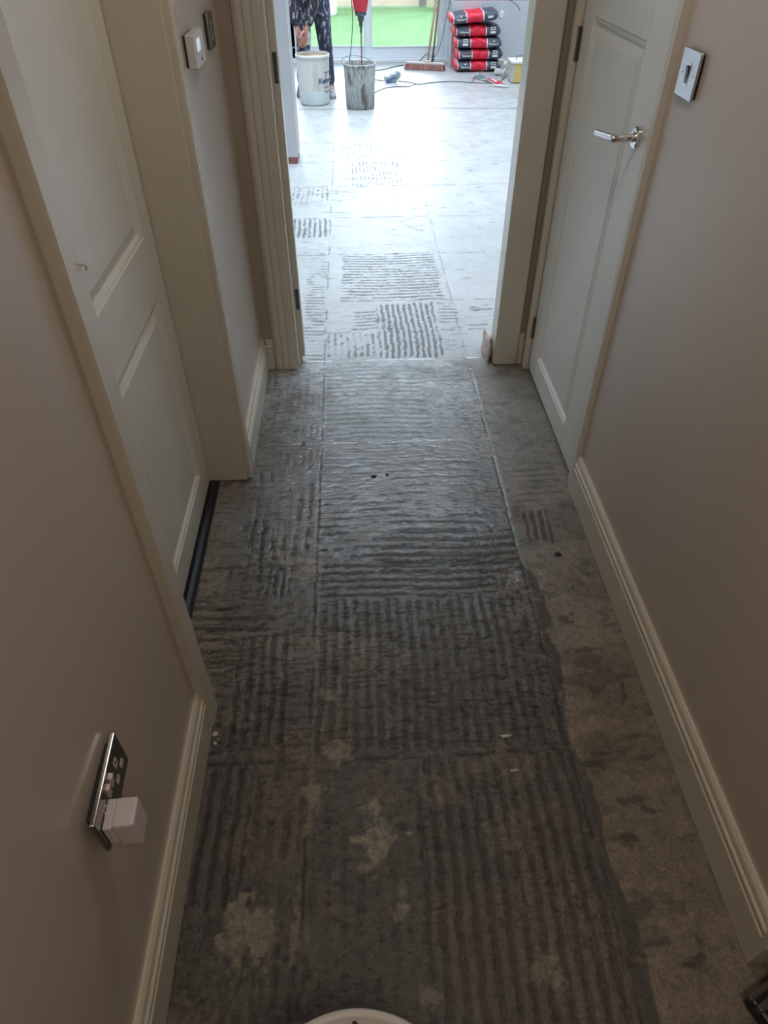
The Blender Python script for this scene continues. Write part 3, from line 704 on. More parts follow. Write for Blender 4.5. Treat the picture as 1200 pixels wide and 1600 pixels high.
# ---------------------------------------------------------------- kitchen: buckets
t = empty('white_bucket', (-.357, 7.80, .003), 'tall white plastic bucket with a blue printed name, holding tan compound', 'bucket')
bm = bmesh.new(); lathe(bm, [(.137, 0), (.142, .004), (.148, .12), (.158, .36), (.159, .385), (.165, .386), (.165, .410), (.160, .414), (.155, .410), (.150, .35), (.140, .02), (.02, .015)], n=56)
obj('bucket_body', bm, M['bucketw'], t, smooth=True)
bm = bmesh.new(); lathe(bm, [(.1530, .365), (.1540, .388), (.06, .392), (.002, .390)], n=40); obj('compound', bm, M['tan'], t, smooth=True)
bm = bmesh.new(); lathe(bm, [(.1425, .005), (.1500, .120), (.1495, .121)], n=56, cap=False); obj('grey_residue', bm, M['planter'], t, smooth=True)
text_mesh('printed_name', 'Kelmore', .064, M['ink'], t, (0, 0, .205), (0, 0, 0), bend=(.1555, math.radians(-28)))
text_mesh('small_print', 'contract level', .015, M['cable'], t, (0, 0, .150), (0, 0, 0), bend=(.1520, math.radians(-32)))
BARS = ((.268, .008, .157), (.108, .007, .151))
for z, dz, rr in BARS:
  bm = bmesh.new()
  for k in range(16):
    a0, a1 = math.radians(-46 + k * 3), math.radians(-46 + k * 3 + 3)
    for _ in (0,):
        v = [bm.verts.new((rr * math.cos(a), rr * math.sin(a), zz)) for a, zz in ((a0, z), (a1, z), (a1, z + dz), (a0, z + dz))]; bm.faces.new(v)
  obj('printed_bar', bm, M['ink'], t)
bm = bmesh.new(); lathe(bm, [(.010, 0), (.009, .0012)], (0, 0, 0), 20, 'X'); obj('printed_roundel', bm, M['redprint'], t, loc=(.1558 * math.cos(math.radians(-38)), .1558 * math.sin(math.radians(-38)), .247), rot=(0, 0, math.radians(-38)))

BX, BY = .092, 7.60
t = empty('mixing_bucket', (BX, BY, .003), 'grey bucket caked with cement standing under the red mixer', 'bucket')
bm = bmesh.new(); lathe(bm, [(.132, 0), (.137, .005), (.143, .15), (.149, .33), (.150, .345), (.156, .347), (.156, .362), (.150, .366), (.145, .36), (.140, .30), (.132, .02), (.02, .015)], n=56)
o = obj('bucket_body', bm, M['bucketg'], t, smooth=True)
bm = bmesh.new(); lathe(bm, [(.140, .27), (.142, .285), (.07, .29), (.002, .29)], n=40); obj('wet_mix', bm, M['cement'], t, smooth=True)
bm = bmesh.new(); tube(bm, spline([(-.158, .02, .35), (-.162, .06, .385), (-.11, .115, .40), (-.03, .12, .402), (.06, .11, .385), (.158, .02, .35)]), .0025, 6); obj('bail_handle', bm, M['dgrey'], t, smooth=True)

# mixer drill standing in the bucket
t = empty('paddle_mixer', (BX + .022, BY, .30), 'red electric paddle mixer upright in the cement-caked bucket', 'mixer')
bm = bmesh.new(); lathe(bm, [(.0045, -.20), (.006, -.19), (.006, .30), (.0045, .305)], n=14); obj('shaft', bm, M['redmatte'], t, smooth=True)
bm = bmesh.new()
for k in range(3):
    a = k * 2.094
    tube(bm, spline([(.004 * math.cos(a), .004 * math.sin(a), -.10), (.05 * math.cos(a + .5), .05 * math.sin(a + .5), -.13), (.055 * math.cos(a + 1.2), .055 * math.sin(a + 1.2), -.18), (.004 * math.cos(a + 2), .004 * math.sin(a + 2), -.205)]), .004, 6)
obj('paddle', bm, M['cement'], t, smooth=True)
bm = bmesh.new(); lathe(bm, [(.010, .300), (.011, .345), (.017, .350), (.018, .385), (.027, .392), (.029, .425), (.050, .432), (.052, .455), (.045, .457)], n=24); obj('chuck', bm, M['dgrey'], t)
bm = bmesh.new(); lathe(bm, [(.045, .455), (.056, .46), (.064, .50), (.080, .58), (.086, .66), (.082, .72), (.055, .76), (.02, .775)], n=28); obj('motor_housing', bm, M['red'], t, smooth=True)
bm = bmesh.new()
for s in (-1, 1): tube(bm, spline([(s * .055, 0, .60), (s * .15, 0, .66), (s * .22, 0, .72), (s * .225, 0, .80), (s * .15, 0, .82), (s * .05, 0, .74)]), .014, 10)
obj('handle_frame', bm, M['dgrey'], t, smooth=True)
CABR = .0042


def cable(name, pts, label, r=CABR, m='cable', k=8):
    bm = bmesh.new(); tube(bm, spline(pts, k), r, 8); return tag(obj(name, bm, M[m], smooth=True), label, 'cable')


bm = bmesh.new(); tube(bm, spline([(.0, .0, .775), (-.05, -.0, .86), (-.085, .0, .76), (-.083, 0, .60), (-.075, 0, .42), (-.088, 0, .25), (-.105, .0, .13), (-.11, .05, .11), (-.11, .16, .02), (-.08, .20, -.18), (-.02, .23, -.293)]), .0036, 8)
obj('power_cable', bm, M['cable'], t, smooth=True)

# connector block on the floor
t = empty('cable_connector', (.462, 8.76, .003), 'dusty blue and grey connector block lying on the floor among cables', 'connector', rz=.25)
bm = bmesh.new(); prism(bm, [(-.075, .012), (-.06, 0), (.045, 0), (.07, .03), (.065, .055), (-.03, .05), (-.075, .03)], (0, -.03, 0), (1, 0, 0), (0, 0, 1), (0, .07, 0)); obj('connector_base', bm, M['blue'], t, bevel=.006)
bm = bmesh.new(); prism(bm, [(-.085, .022), (.02, .050), (.080, .030), (.095, .060), (.088, .095), (.055, .102), (.035, .078), (-.01, .075), (-.02, .062), (-.08, .055)], (0, -.036, 0), (1, 0, 0), (0, 0, 1), (0, .082, 0)); obj('connector_cover', bm, M['dustgrey'], t, bevel=.006)

# floor cables
z = .006
cable('cable', [(.243, 8.87, z), (.30, 8.87, z), (.385, 8.79, z)], 'short dark cable from behind the mixing bucket to the connector block')
cable('cable', [(.535, 8.79, z), (.62, 8.74, z), (.70, 8.66, z), (.755, 8.60, z), (.85, 8.66, z), (1.0, 8.72, z), (1.18, 8.73, z), (1.34, 8.66, z), (1.50, 8.62, z), (1.62, 8.65, z), (1.76, 8.93, z)], 'long dark cable from the connector block across to the yellow tub')
cable('cable', [(.235, 8.17, z), (.30, 8.32, z), (.38, 8.44, z), (.50, 8.50, z), (.62, 8.50, z), (.72, 8.56, z * 2.4)], 'dark cable curving from the mixing bucket to meet the long cable')
cable('cable', [(.22, 9.37, z), (.40, 9.48, z), (.55, 9.66, z), (.66, 9.74, z)], 'dark cable along the door track ending behind the broom')
cable('cable', [(1.34, 8.68, .014), (1.40, 8.90, z), (1.45, 9.03, .01), (1.55, 9.06, .075), (1.72, 9.10, .125), (1.80, 9.2, .05)], 'thin dark cable rising in front of the bottom sack', r=.0028)
cable('cable', [(1.235, 9.91, 1.3), (1.205, 9.92, .66), (1.165, 9.93, .42), (1.12, 9.93, .2), (1.075, 9.93, .09), (1.03, 9.92, .045)], 'thin dark cable hanging down the right frame of the garden doors', r=.0035)
cable('cable', [(1.80, 9.62, .66), (1.86, 9.58, .64), (1.93, 9.57, .60), (1.98, 9.6, .55)], 'short grey cable end poking out on the boxing wall', r=.004)

# brooms
t = empty('broom', (.888, 9.46, .003), 'wide red-bristled yard broom with pale wooden handle leaning on the glass', 'broom', rz=math.radians(-18))
bm = bmesh.new(); box(bm, -.235, .235, -.032, .032, .050, .074); obj('broom_stock', bm, M['dust_wood'], t, bevel=.008)
bm = bmesh.new()
n = 46
for i in range(n):
    for j in range(5):
        x = -.226 + .452 * i / (n - 1); y = -.026 + .013 * j; sp = 1.12
        r = random.uniform(-.004, .004); dx, dy = x * (sp - 1) * .35 + r, y * .5 - .004 + random.uniform(-.003, .003)
        a = [bm.verts.new((x + px, y + py, .052)) for px, py in ((-.005, -.005), (.005, -.005), (.005, .005), (-.005, .005))]
        b = [bm.verts.new((x + dx + px, y + dy + py, random.uniform(0, .004))) for px, py in ((-.0055, -.0055), (.0055, -.0055), (.0055, .0055), (-.0055, .0055))]
        for q in range(4): bm.faces.new((a[q], a[(q + 1) % 4], b[(q + 1) % 4], b[q]))
        bm.faces.new(b[::-1])
br = obj('bristles', bm, M['bristle'], t); br['kind'] = 'stuff'
bm = bmesh.new(); tube(bm, [(.03, 0, .062), (.055, .18, .55), (.11, .44, 1.32)], .0135, 12)
obj('broom_handle', bm, M['wood'], t, smooth=True)
bm = bmesh.new(); box(bm, -.02, .07, -.02, .03, .072, .092); obj('socket_bracket', bm, M['dust_wood'], t, bevel=.006)
t = empty('scraper', (1.005, 9.72, .003), 'greyer wooden pole with dark blade standing behind the broom', 'scraper')
bm = bmesh.new(); tube(bm, [(0, 0, .06), (.055, .08, .62), (.115, .175, 1.3)], .0125, 12); obj('pole', bm, M['wood2'], t, smooth=True)
bm = bmesh.new(); tube(bm, [(-.002, 0, .025), (.004, .006, .11)], .016, 12); obj('ferrule', bm, M['dgrey'], t)
bm = bmesh.new(); box(bm, -.035, .03, -.006, .006, .0, .03); obj('blade', bm, M['dgrey'], t)
bm = bmesh.new(); tube(bm, spline([(.80, 9.66, .02), (.86, 9.69, .065), (.93, 9.72, .115), (.97, 9.70, .10)]), .006, 8)
tag(obj('prop_rod', bm, M['dgrey'], smooth=True), 'dark bent rod leaning behind the broom head at the door track', 'rod')

# ---------------------------------------------------------------- sacks
def sack(L=.53, Wd=.34, Hh=.108, seed=0, pinch=.0):
    bm = bmesh.new(); nx, ny, nz = 34, 12, 8; r = random.Random(seed); ph = [r.uniform(0, 6) for _ in range(5)]
    g = bmesh.ops.create_cube(bm, size=2)
    bmesh.ops.delete(bm, geom=g['verts'], context='VERTS')
    vs = {}
    def P(i, j, k):
        u, v, w = 2 * i / nx - 1, 2 * j / ny - 1, 2 * k / nz - 1
        e = 1 - .22 * max(0, abs(u) - .72) / .28          # ends taper
        ex = .16
        X = u * L / 2 * (1 - .045 * (w * w)); Y = v * Wd / 2 * (1 - .08 * w * w) * (1 - .05 * u ** 8); Zp = Hh / 2 * (1 - .20 * abs(v) ** 3) * (1 - .20 * abs(u) ** 12)
        Z = w * Zp
        if abs(v) > .9: Y += (v / abs(v)) * (.018 * (1 - w * w)) 
        Z += .004 * math.sin(9 * u + ph[0]) * math.cos(3 * v + ph[1]) * (w > 0)
        Y += .007 * math.sin(12 * u + ph[2] + 2 * w) * (abs(v) > .9)
        if pinch: 
            q = math.exp(-((u - .05) / .16) ** 2); Y -= math.copysign(1, v) * q * .016 * (1 - abs(w)) * (abs(v) > .9) 
            q = math.exp(-((u - .02) / .04) ** 2); Y -= math.copysign(1, v) * q * .012 * (abs(v) > .9)
        return (X, Y, Z + Hh / 2)
    def V(i, j, k):
        key = (i, j, k)
        if key not in vs: vs[key] = bm.verts.new(P(i, j, k))
        return vs[key]
    for i in range(nx):
        for j in range(ny):
            for k in (0, nz): bm.faces.new([V(i, j, k), V(i + 1, j, k), V(i + 1, j + 1, k), V(i, j + 1, k)])
        for k in range(nz):
            for j in (0, ny): bm.faces.new([V(i, j, k), V(i + 1, j, k), V(i + 1, j, k + 1), V(i, j, k + 1)])
    for j in range(ny):
        for k in range(nz):
            for i in (0, nx): bm.faces.new([V(i, j, k), V(i, j + 1, k), V(i, j + 1, k + 1), V(i, j, k + 1)])
    bmesh.ops.bevel(bm, geom=[e for e in bm.edges if e.calc_face_angle(0) > .9], offset=.012, segments=2, affect='EDGES')
    return bm


names = ['bottom sack of the red and grey stack beside the garden doors', 'second sack from the bottom of the red and grey stack', 'middle sack of the red and grey stack', 'second sack from the top of the red and grey stack', 'tilted topmost sack of the red and grey stack, slightly open']
spec = [(1.492, 9.45, .003, 0, 0, 0), (1.500, 9.45, .1145, .0, .01, 1), (1.478, 9.44, .226, .0, -.02, 2), (1.452, 9.45, .3375, 0, .02, 3), (1.412, 9.43, .468, -.085, .02, 4)]
LG = [('n', 'b'), ('n', 'b'), ('b', 'n'), ('n', 'b'), ('n', 's')]
for (x, y, zz, ry, rz, sd), nm, lg in zip(spec, names, LG):
    o = obj('cement_sack', sack(seed=sd, pinch=1 if sd < 4 else 0, L=.53 if sd else .53), M['bag'], smooth=True, loc=(x, y, zz), rot=(0, ry, rz))
    tag(o, nm, 'sack', 'sacks stacked beside the garden doors')
    for side, what in zip((-1, 1), lg):
        cx = -.150 if side < 0 else .175; yf = -.198
        if what == 'n':
            text_mesh('printed_name', 'Kelmore', .030, M['paper'], o, (cx, yf, .050), (math.radians(90), 0, 0), depth=.002)
            bm = bmesh.new(); lathe(bm, [(.009, 0), (.008, .002)], n=14); obj('printed_roundel', bm, M['paper'] if sd in (0, 2, 4) else M['redprint'], o, loc=(cx, yf + .001, .078 if sd != 3 else .024), rot=(math.radians(90), 0, 0))
        else:
            bm = bmesh.new(); w = .026
            if what == 'b': box(bm, -w, w, 0, .004, .020, .028); box(bm, -w, w, 0, .004, .042, .05); box(bm, -w, -w + .008, 0, .004, .028, .042); box(bm, w - .008, w, 0, .004, .028, .042)
            box(bm, -w * 1.15, w * 1.15, 0, .004, -.012, .010)
            obj('printed_block', bm, M['paper'], o, loc=(cx, yf - .001, .048))
bm = bmesh.new(); lump(bm, (1.735, 9.36, .520), (.026, .035, .050), 5, 3); tag(obj('torn_paper', bm, M['paper'], smooth=True), 'white crumpled paper tuck hanging off the end of the topmost sack', 'paper')

# ---------------------------------------------------------------- right corner: tub, gloves, scraps
t = empty('plastic_tub', (1.762, 8.62, .003), 'yellow and grey tub with white lid and wire handle by the right jamb', 'tub')
obj('tub_body', B(0, .26, 0, .22, 0, .185), M['greytub'], t, bevel=.012, seg=3)
obj('label_panel', B(.026, .25, -.003, .001, .003, .180), M['yellow'], t, bevel=.001)
obj('lid', B(-.012, .272, -.012, .232, .180, .202), M['paper'], t, bevel=.006)
bm = bmesh.new(); tube(bm, spline([(.05, .06, .198), (.048, .06, .232), (.075, .06, .242), (.19, .06, .242), (.21, .06, .235), (.21, .06, .198)]), .004, 8); obj('wire_handle', bm, M['dgrey'], t, smooth=True)

t = empty('work_glove', (1.745, 8.95, .0), 'pair of cream work gloves draped between the tub and the sacks', 'glove')
bm = bmesh.new(); lump(bm, (.0, .0, .135), (.030, .03, .022), 3, 2)
for k, (a, b, c) in enumerate(((-.085, -.01, .165), (-.09, 0, .138), (-.075, .01, .12), (-.02, -.03, .09))):
    tube(bm, spline([(0, 0, .14), (a * .5, b, (c + .145) / 2 + .01), (a, b, c)]), [.014] * 8 + [.014, .012, .008, .006, .005, .004, .003, .002, .002][:9], 8)
obj('glove_palm', bm, M['glove'], t, smooth=True)
bm = bmesh.new(); tube(bm, spline([(.01, -.03, .135), (.012, -.04, .10), (-.015, -.05, .06), (-.02, -.04, .02), (-.02, -.02, .004)]), .013, 8); obj('glove_cuff', bm, M['glove'], t, smooth=True)

def sheet(name, pts, z, label, m, rot=None, curl=.01, th=.0015):
    bm = bmesh.new(); n = len(pts); cx = sum(p[0] for p in pts) / n; cy = sum(p[1] for p in pts) / n
    rings = []
    for s in (1, .66, .33):
        rings.append([bm.verts.new((cx + (p[0] - cx) * s, cy + (p[1] - cy) * s, z + curl * (s ** 2) * (.5 + .5 * math.sin(i * 2.1)) + .001)) for i, p in enumerate(pts)])
    c = bm.verts.new((cx, cy, z + .001))
    for a, b in zip(rings, rings[1:]):
        for i in range(n): bm.faces.new((a[i], a[(i + 1) % n], b[(i + 1) % n], b[i]))
    for i in range(n): bm.faces.new((rings[-1][i], rings[-1][(i + 1) % n], c))
    r = bmesh.ops.solidify(bm, geom=bm.faces[:], thickness=th)
    return tag(obj(name, bm, M[m], smooth=False), label, 'paper')


sheet('paper_scrap', [(1.64, 9.02), (1.80, 8.97), (1.84, 9.12), (1.79, 9.22), (1.68, 9.20)], .004, 'crumpled white paper on the floor beside the bottom sack', 'paper', curl=.055)
sheet('paper_scrap', [(1.515, 8.47), (1.63, 8.37), (1.72, 8.42), (1.70, 8.47), (1.60, 8.50)], .003, 'flat white paper scrap nearest the doorway on the right', 'paper', curl=.014)
t = empty('torn_wrapper', (1.53, 8.78, .0), 'torn strip of red, white and teal sack paper on the floor', 'paper', rz=math.radians(-62))
def strip(x0, x1, w, m, nm, z=.004, dz=.0):
    bm = bmesh.new(); n = 8; vs = []
    for i in range(n + 1):
        x = x0 + (x1 - x0) * i / n; zz = z + dz + .018 * (1 + math.sin(x * 22)) * .5
        vs.append([bm.verts.new((x, -w + .004 * math.sin(i * 3), zz)), bm.verts.new((x, w + .004 * math.cos(i * 2.3), zz + .004))])
    for a, b in zip(vs, vs[1:]): bm.faces.new((a[0], b[0], b[1], a[1]))
    bmesh.ops.solidify(bm, geom=bm.faces[:], thickness=.0015); return obj(nm, bm, M[m], t)
strip(-.24, .27, .060, 'paper', 'backing_paper'); strip(-.20, -.07, .055, 'teal', 'teal_print', dz=.003); strip(-.02, .24, .045, 'redprint', 'red_print', dz=.003); strip(.07, .17, .018, 'paper', 'white_print', dz=.006)

# ---------------------------------------------------------------- small debris on the corridor floor
def crumb(px, s, seed, m, label, cat='chip', nm='plaster_chip'):
    bm = bmesh.new(); lump(bm, (px[0], px[1], s[2] * .5), s, seed, 2); tag(obj(nm, bm, M[m]), label, cat)


crumb((-.388, .893), (.006, .007, .004), 1, 'chip', 'white plaster crumb at the foot of the left door frame')
crumb((-.385, .868), (.005, .0045, .003), 2, 'chip', 'second white crumb just below the left door frame foot')
crumb((.040, 1.885), (.010, .006, .005), 3, 'chipdark', 'larger dark crumb in the middle of the corridor floor', 'crumb', 'adhesive_crumb')
crumb((.088, 1.892), (.006, .005, .005), 4, 'chipdark', 'small dark crumb right beside the larger one mid corridor', 'crumb', 'adhesive_crumb')
crumb((.586, 1.205), (.008, .006, .005), 5, 'pebble', 'grey-green pebble on the bare strip near the right skirting', 'pebble', 'pebble')
crumb((.335, .855), (.014, .004, .003), 6, 'chip', 'thin white flake at the upper centre of the near floor')
crumb((.340, .765), (.010, .003, .003), 7, 'chip', 'thin white flake just below the other thin flake')
crumb((.610, 1.47), (.012, .009, .006), 8, 'chipdark', 'dark crumb close to the right skirting', 'crumb', 'adhesive_crumb')
crumb((.463, 1.365), (.005, .004, .003), 9, 'chip', 'tiny white chip beside the dark floor stripe')
# rough plaster at the kitchen jamb foot
bm = bmesh.new(); lump(bm, (.578, 2.735, .03), (.017, .075, .075), 11, 3); struct('trim_plaster_foot', bm, M['plaster'])
bm = bmesh.new(); lump(bm, (-.268, 2.73, .012), (.016, .07, .020), 12, 2); struct('trim_plaster_foot_left', bm, M['plaster'])

# ---------------------------------------------------------------- garden
struct('floor_patio', B(-3, 3, 10.25, 10.6, -.30, -.12), M['planter'])
tag(struct('lawn', B(-6, 6, 10.6, 18.0, -.30, -.10), M['grass']), kind='structure')
t = empty('fence', (0, 16.45, -.10), 'tan timber fence at the back of the lawn', 'fence')
for i, x in enumerate((-5.2, -3.4, -1.6, .22, 1.46, 3.2, 5.0)):
    obj('post', B(x - .06, x + .06, -.02, .10, 0, 1.8), M['fpost'], t)
    if i < 6:
        x2 = (-5.2, -3.4, -1.6, .22, 1.46, 3.2, 5.0)[i + 1]
        for k in range(7): obj('fence_board', B(x + .065, x2 - .065, .0, .04, .02 + k * .25, .255 + k * .25), M['sleeper'], t, bevel=.006)
t = empty('planter', (-.40, 15.4, -.10), 'pale grey round planter on the lawn seen behind the worker', 'planter')
bm = bmesh.new(); lathe(bm, [(.18, 0), (.19, .02), (.23, .5), (.24, .52), (.21, .52), (.2, .46), (.02, .45)], n=32); obj('pot', bm, M['planter'], t, smooth=True)
t = empty('garden_sack', (1.95, 15.9, -.10), 'grey bulging sack on the lawn in front of the fence', 'sack')
bm = bmesh.new(); lump(bm, (0, 0, .28), (.33, .25, .34), 21, 3); obj('sack_body', bm, M['dustgrey'], t, smooth=True)


# ---------------------------------------------------------------- person
def skin_mesh(name, verts, edges, radii, m, parent=None, sub=1, roots=(0,), post=None):
    me = bpy.data.meshes.new(name + '_s'); me.from_pydata([Vector(v) for v in verts], edges, []); o = bpy.data.objects.new('tmp', me); C.objects.link(o)
    s = o.modifiers.new('skin', 'SKIN'); s.use_smooth_shade = True; s.branch_smoothing = .4
    for i, r in enumerate(radii):
        me.skin_vertices[0].data[i].radius = (r, r) if not isinstance(r, tuple) else r
    for i in range(len(verts)): me.skin_vertices[0].data[i].use_root = i in roots
    ss_ = o.modifiers.new('sub', 'SUBSURF'); ss_.levels = sub; ss_.render_levels = sub
    dg = bpy.context.evaluated_depsgraph_get(); out = bpy.data.meshes.new_from_object(o.evaluated_get(dg)); bpy.data.objects.remove(o)
    return out


def joinmeshes(name, meshes, m, parent=None):
    bm = bmesh.new()
    for me in meshes: bm.from_mesh(me)
    me = bpy.data.meshes.new(name); bm.to_mesh(me); bm.free()
    for p in me.polygons: p.use_smooth = True
    me.materials.clear(); me.materials.append(m); o = bpy.data.objects.new(name, me); C.objects.link(o)
    for p in me.polygons: p.material_index = 0
    if parent: o.parent = parent
    return o


J = dict(pel=(-.37, 8.23, .94), sp=(-.375, 8.10, 1.06), ch=(-.38, 7.93, 1.13), nk=(-.38, 7.78, 1.16), hd=(-.38, 7.70, 1.15), hd2=(-.38, 7.60, 1.10),
         hR=(-.275, 8.21, .90), kR=(-.240, 8.06, .50), aR=(-.205, 8.16, .10), tR=(-.195, 8.04, .035),
         hL=(-.465, 8.21, .90), kL=(-.440, 8.02, .50), aL=(-.50, 8.24, .10), tL=(-.51, 8.12, .035),
         sR=(-.205, 7.88, 1.12), eR=(-.285, 7.78, .86), wR=(-.392, 7.72, .625), sL=(-.555, 7.88, 1.12), eL=(-.535, 7.80, .86), wL=(-.475, 7.735, .620))
ks = ['pel', 'sp', 'ch', 'nk', 'hd', 'hR', 'kR', 'aR', 'tR', 'hL', 'kL', 'aL', 'tL', 'sR', 'eR', 'wR', 'sL', 'eL', 'wL']
rad = dict(pel=.13, sp=.125, ch=.135, nk=.055, hd=.06, hR=.085, kR=.055, aR=.038, tR=.030, hL=.085, kL=.055, aL=.038, tL=.030, sR=.055, eR=.040, wR=.024, sL=.055, eL=.040, wL=.024)
ed = [('pel', 'sp'), ('sp', 'ch'), ('ch', 'nk'), ('nk', 'hd'), ('pel', 'hR'), ('hR', 'kR'), ('kR', 'aR'), ('aR', 'tR'), ('pel', 'hL'), ('hL', 'kL'), ('kL', 'aL'), ('aL', 'tL'), ('ch', 'sR'), ('sR', 'eR'), ('eR', 'wR'), ('ch', 'sL'), ('sL', 'eL'), ('eL', 'wL')]


def sub_skel(keys, k=1.0, add=0.0, over={}):
    kk = list(keys); E = [(kk.index(a), kk.index(b)) for a, b in ed if a in kk and b in kk]
    return [over.get(q, J[q]) for q in kk], E, [rad[q] * k + add for q in kk]


parts = []
v, e, r = sub_skel(ks); parts.append(skin_mesh('body', v, e, r, None))


def hand(w, d, side, palm_n):
    """wrist w, pointing d, side = towards the thumb"""
    w = Vector(w); d = Vector(d).normalized(); s = (Vector(side) - d * Vector(side).dot(d)).normalized(); n = d.cross(s) * palm_n
    V = [w - d * .02, w + d * .035, w + d * .085]; E = [(0, 1), (1, 2)]; R_ = [(.025, .019), (.036, .017), (.040, .014)]
    out = [skin_mesh('h', V, E, R_, None)]
    for i, (off, ln) in enumerate(((.030, .072), (.010, .082), (-.011, .075), (-.031, .058))):
        b = w + d * .075 + s * off
        p = [b, b + d * ln * .45 + n * .006, b + d * ln * .78 + n * .020, b + d * ln * .98 + n * .036]
        out.append(skin_mesh('f', p, [(0, 1), (1, 2), (2, 3)], [.0105, .0100, .0090, .0070], None))
    b = w + d * .020 + s * .018
    p = [b, b + d * .030 + s * .026 + n * .008, b + d * .060 + s * .036 + n * .018, b + d * .080 + s * .034 + n * .028]
    out.append(skin_mesh('t', p, [(0, 1), (1, 2), (2, 3)], [.014, .0125, .0110, .0080], None))
    return out


parts += hand(J['wR'], (-.25, -.12, -1), (-.6, -.8, 0), 1)
parts += hand(J['wL'], (.10, -.12, -1), (.8, -.6, 0), -1)
# head: shaped ellipsoid with brow, nose, chin and ears, looking down into the bucket
bm = bmesh.new(); bmesh.ops.create_uvsphere(bm, u_segments=32, v_segments=24, radius=1)
for q in bm.verts:
    p = q.co.copy(); x, y, zz = p
    X = x * .076; Y = y * .098; Z = zz * .118
    if zz < -.1: X *= 1 - .28 * (-zz - .1); Y *= 1 - .10 * (-zz)
    if y < 0:
        f = -y
        Y -= .022 * math.exp(-((x / .13) ** 2)) * math.exp(-(((zz + .12) / .16) ** 2)) * f      # nose
        Y += .010 * math.exp(-(((abs(x) - .34) / .13) ** 2)) * math.exp(-(((zz - .04) / .09) ** 2)) * f   # eye sockets
        Y -= .006 * math.exp(-((x / .28) ** 2)) * math.exp(-(((zz + .42) / .06) ** 2)) * f      # lips
        Y += .005 * math.exp(-((x / .3) ** 2)) * math.exp(-(((zz + .36) / .02) ** 2)) * f
        Y -= .010 * math.exp(-((x / .25) ** 2)) * math.exp(-(((zz + .78) / .14) ** 2)) * f      # chin
    X += math.copysign(.012, x) * math.exp(-(((abs(x) - 1) / .06) ** 2)) * math.exp(-(((zz + .05) / .22) ** 2)) * math.exp(-(((y - .1) / .22) ** 2))
    q.co = (X, Y, Z)
Mh = Matrix.Translation((-.38, 7.645, 1.135)) @ Matrix.Rotation(math.radians(55), 4, 'X')
bmesh.ops.transform(bm, matrix=Mh, verts=bm.verts); me = bpy.data.meshes.new('hd'); bm.to_mesh(me); bm.free(); parts.append(me)
person = joinmeshes('person', parts, M['skin'])
tag(person, 'worker in splashed dark jacket and navy trousers bending over the tall white bucket', 'person')
# hair and eyes
bm = bmesh.new(); bmesh.ops.create_uvsphere(bm, u_segments=28, v_segments=20, radius=1)
for q in bm.verts: q.co = (q.co.x * .083, q.co.y * .105, q.co.z * .125)
bmesh.ops.delete(bm, geom=[q for q in bm.verts if q.co.z < .035 - .9 * max(0, q.co.y) and q.co.y > -.2 and not (q.co.y > .02 and q.co.z > -.07) or (q.co.y < -.02 and q.co.z < .062)], context='VERTS')
bmesh.ops.transform(bm, matrix=Mh, verts=bm.verts); obj('hair', bm, M['hair'], person, smooth=True)
for s in (-1, 1):
    bm = bmesh.new(); bmesh.ops.create_uvsphere(bm, u_segments=12, v_segments=8, radius=.010)
    bmesh.ops.transform(bm, matrix=Mh @ Matrix.Translation((s * .027, -.079, .004)), verts=bm.verts); obj('eye', bm, M['eye'], person, smooth=True)
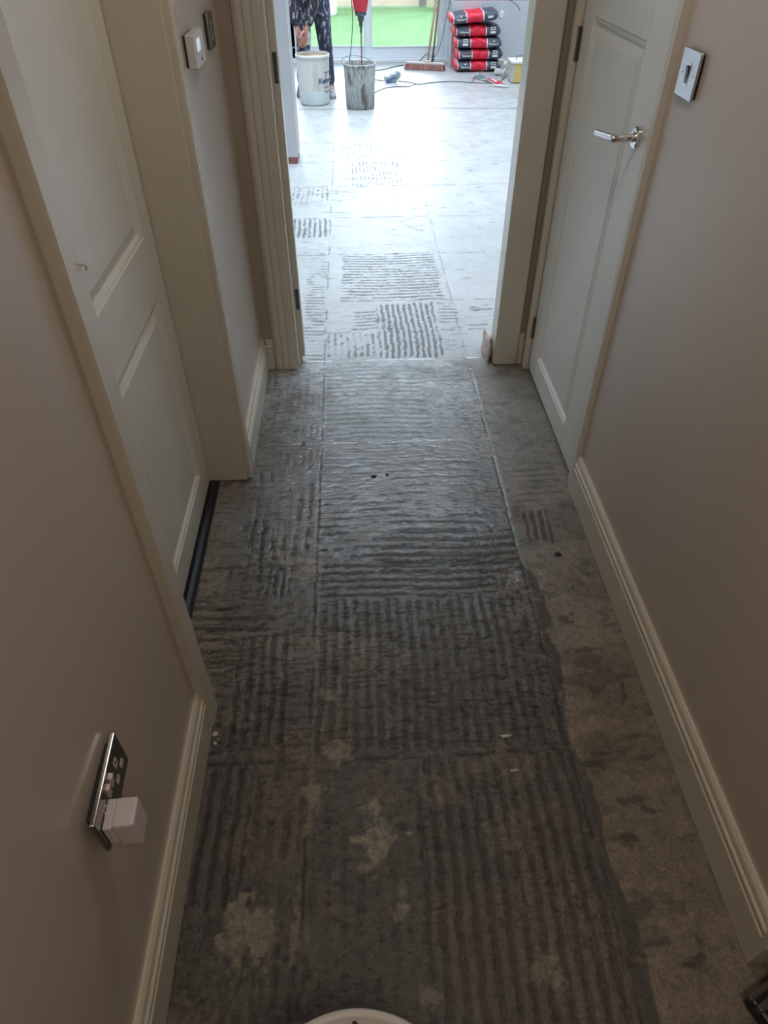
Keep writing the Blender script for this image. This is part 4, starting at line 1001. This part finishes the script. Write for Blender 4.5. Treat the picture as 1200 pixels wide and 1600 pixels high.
# clothing
Jv = dict(J)
v, e, r = sub_skel(['pel', 'hR', 'kR', 'aR', 'hL', 'kL', 'aL'], 1.12, .014, {'aR': (-.207, 8.155, .075), 'aL': (-.50, 8.235, .075)})
tro = joinmeshes('trousers', [skin_mesh('tr', v, e, r, None, sub=2)], M['trousers'], person)
v, e, r = sub_skel(['sp', 'ch', 'sR', 'eR', 'wR', 'sL', 'eL', 'wL'], 1.10, .014, {'wR': (-.385, 7.725, .630), 'wL': (-.480, 7.735, .628)})
kk = ['sp', 'ch', 'sR', 'eR', 'wR', 'sL', 'eL', 'wL']; v.append((-.37, 8.26, .96)); e.append((len(v) - 1, 0)); r.append(.165)
v.append((-.38, 7.80, 1.155)); e.append((1, len(v) - 1)); r.append(.075)
jk = joinmeshes('jacket', [skin_mesh('jk', v, e, r, None, sub=2, roots=(1,))], M['jacket'], person)
bm = bmesh.new(); lump(bm, (-.43, 7.945, .50), (.062, .03, .075), 31, 3); obj('knee_pad', bm, M['kneepad'], person, smooth=True)
for q, t_ in (('aR', 'tR'), ('aL', 'tL')):
    a, b = Vector(J[q]), Vector(J[t_]); d = (b - a); d.z = 0; d.normalize(); ang = math.atan2(d.x, -d.y)
    bm = bmesh.new()
    prof = [(-.075, .045, .11, .040), (-.085, .042, .05, .042), (-.02, .045, .105, .044), (.06, .045, .075, .046), (.12, .046, .06, .048), (.17, .03, .045, .036)]
    secs = []
    for yy, w, h, wb in ((-.07, .036, .12, .038), (-.02, .040, .13, .040), (.035, .042, .115, .042), (.08, .044, .078, .046), (.13, .044, .062, .047), (.172, .034, .050, .040), (.192, .016, .034, .022)):
        secs.append([bm.verts.new((xx, -yy, zz)) for xx, zz in ((-wb, .0), (wb, .0), (wb, .022), (w, h * .6), (w * .6, h), (-w * .6, h), (-w, h * .6), (-wb, .022))])
    for s1, s2 in zip(secs, secs[1:]):
        for i in range(8): bm.faces.new((s1[i], s1[(i + 1) % 8], s2[(i + 1) % 8], s2[i]))
    bm.faces.new(secs[0][::-1]); bm.faces.new(secs[-1])
    obj('boot', bm, M['boot'], person, smooth=True, bevel=.004, loc=(a.x, a.y, .003), rot=(0, 0, ang))

# ---------------------------------------------------------------- made-up fittings for the two added fill lights
for nm, x, y, s, lab in (('fill_light_fitting', .25, -.35, .20, 'added unseen round opal fitting for the fill light behind the viewer'), ('fill_light_fitting', .16, 1.55, .16, 'small added unseen opal fitting for the fill light halfway down the corridor')):
    t = empty(nm, (x, y, ZC), lab, 'lamp')
    bm = bmesh.new(); lathe(bm, [(s, 0), (s, -.03), (s * .9, -.05), (s * .8, -.052)], n=40); obj('fitting_base', bm, M['fitting_white'], t)
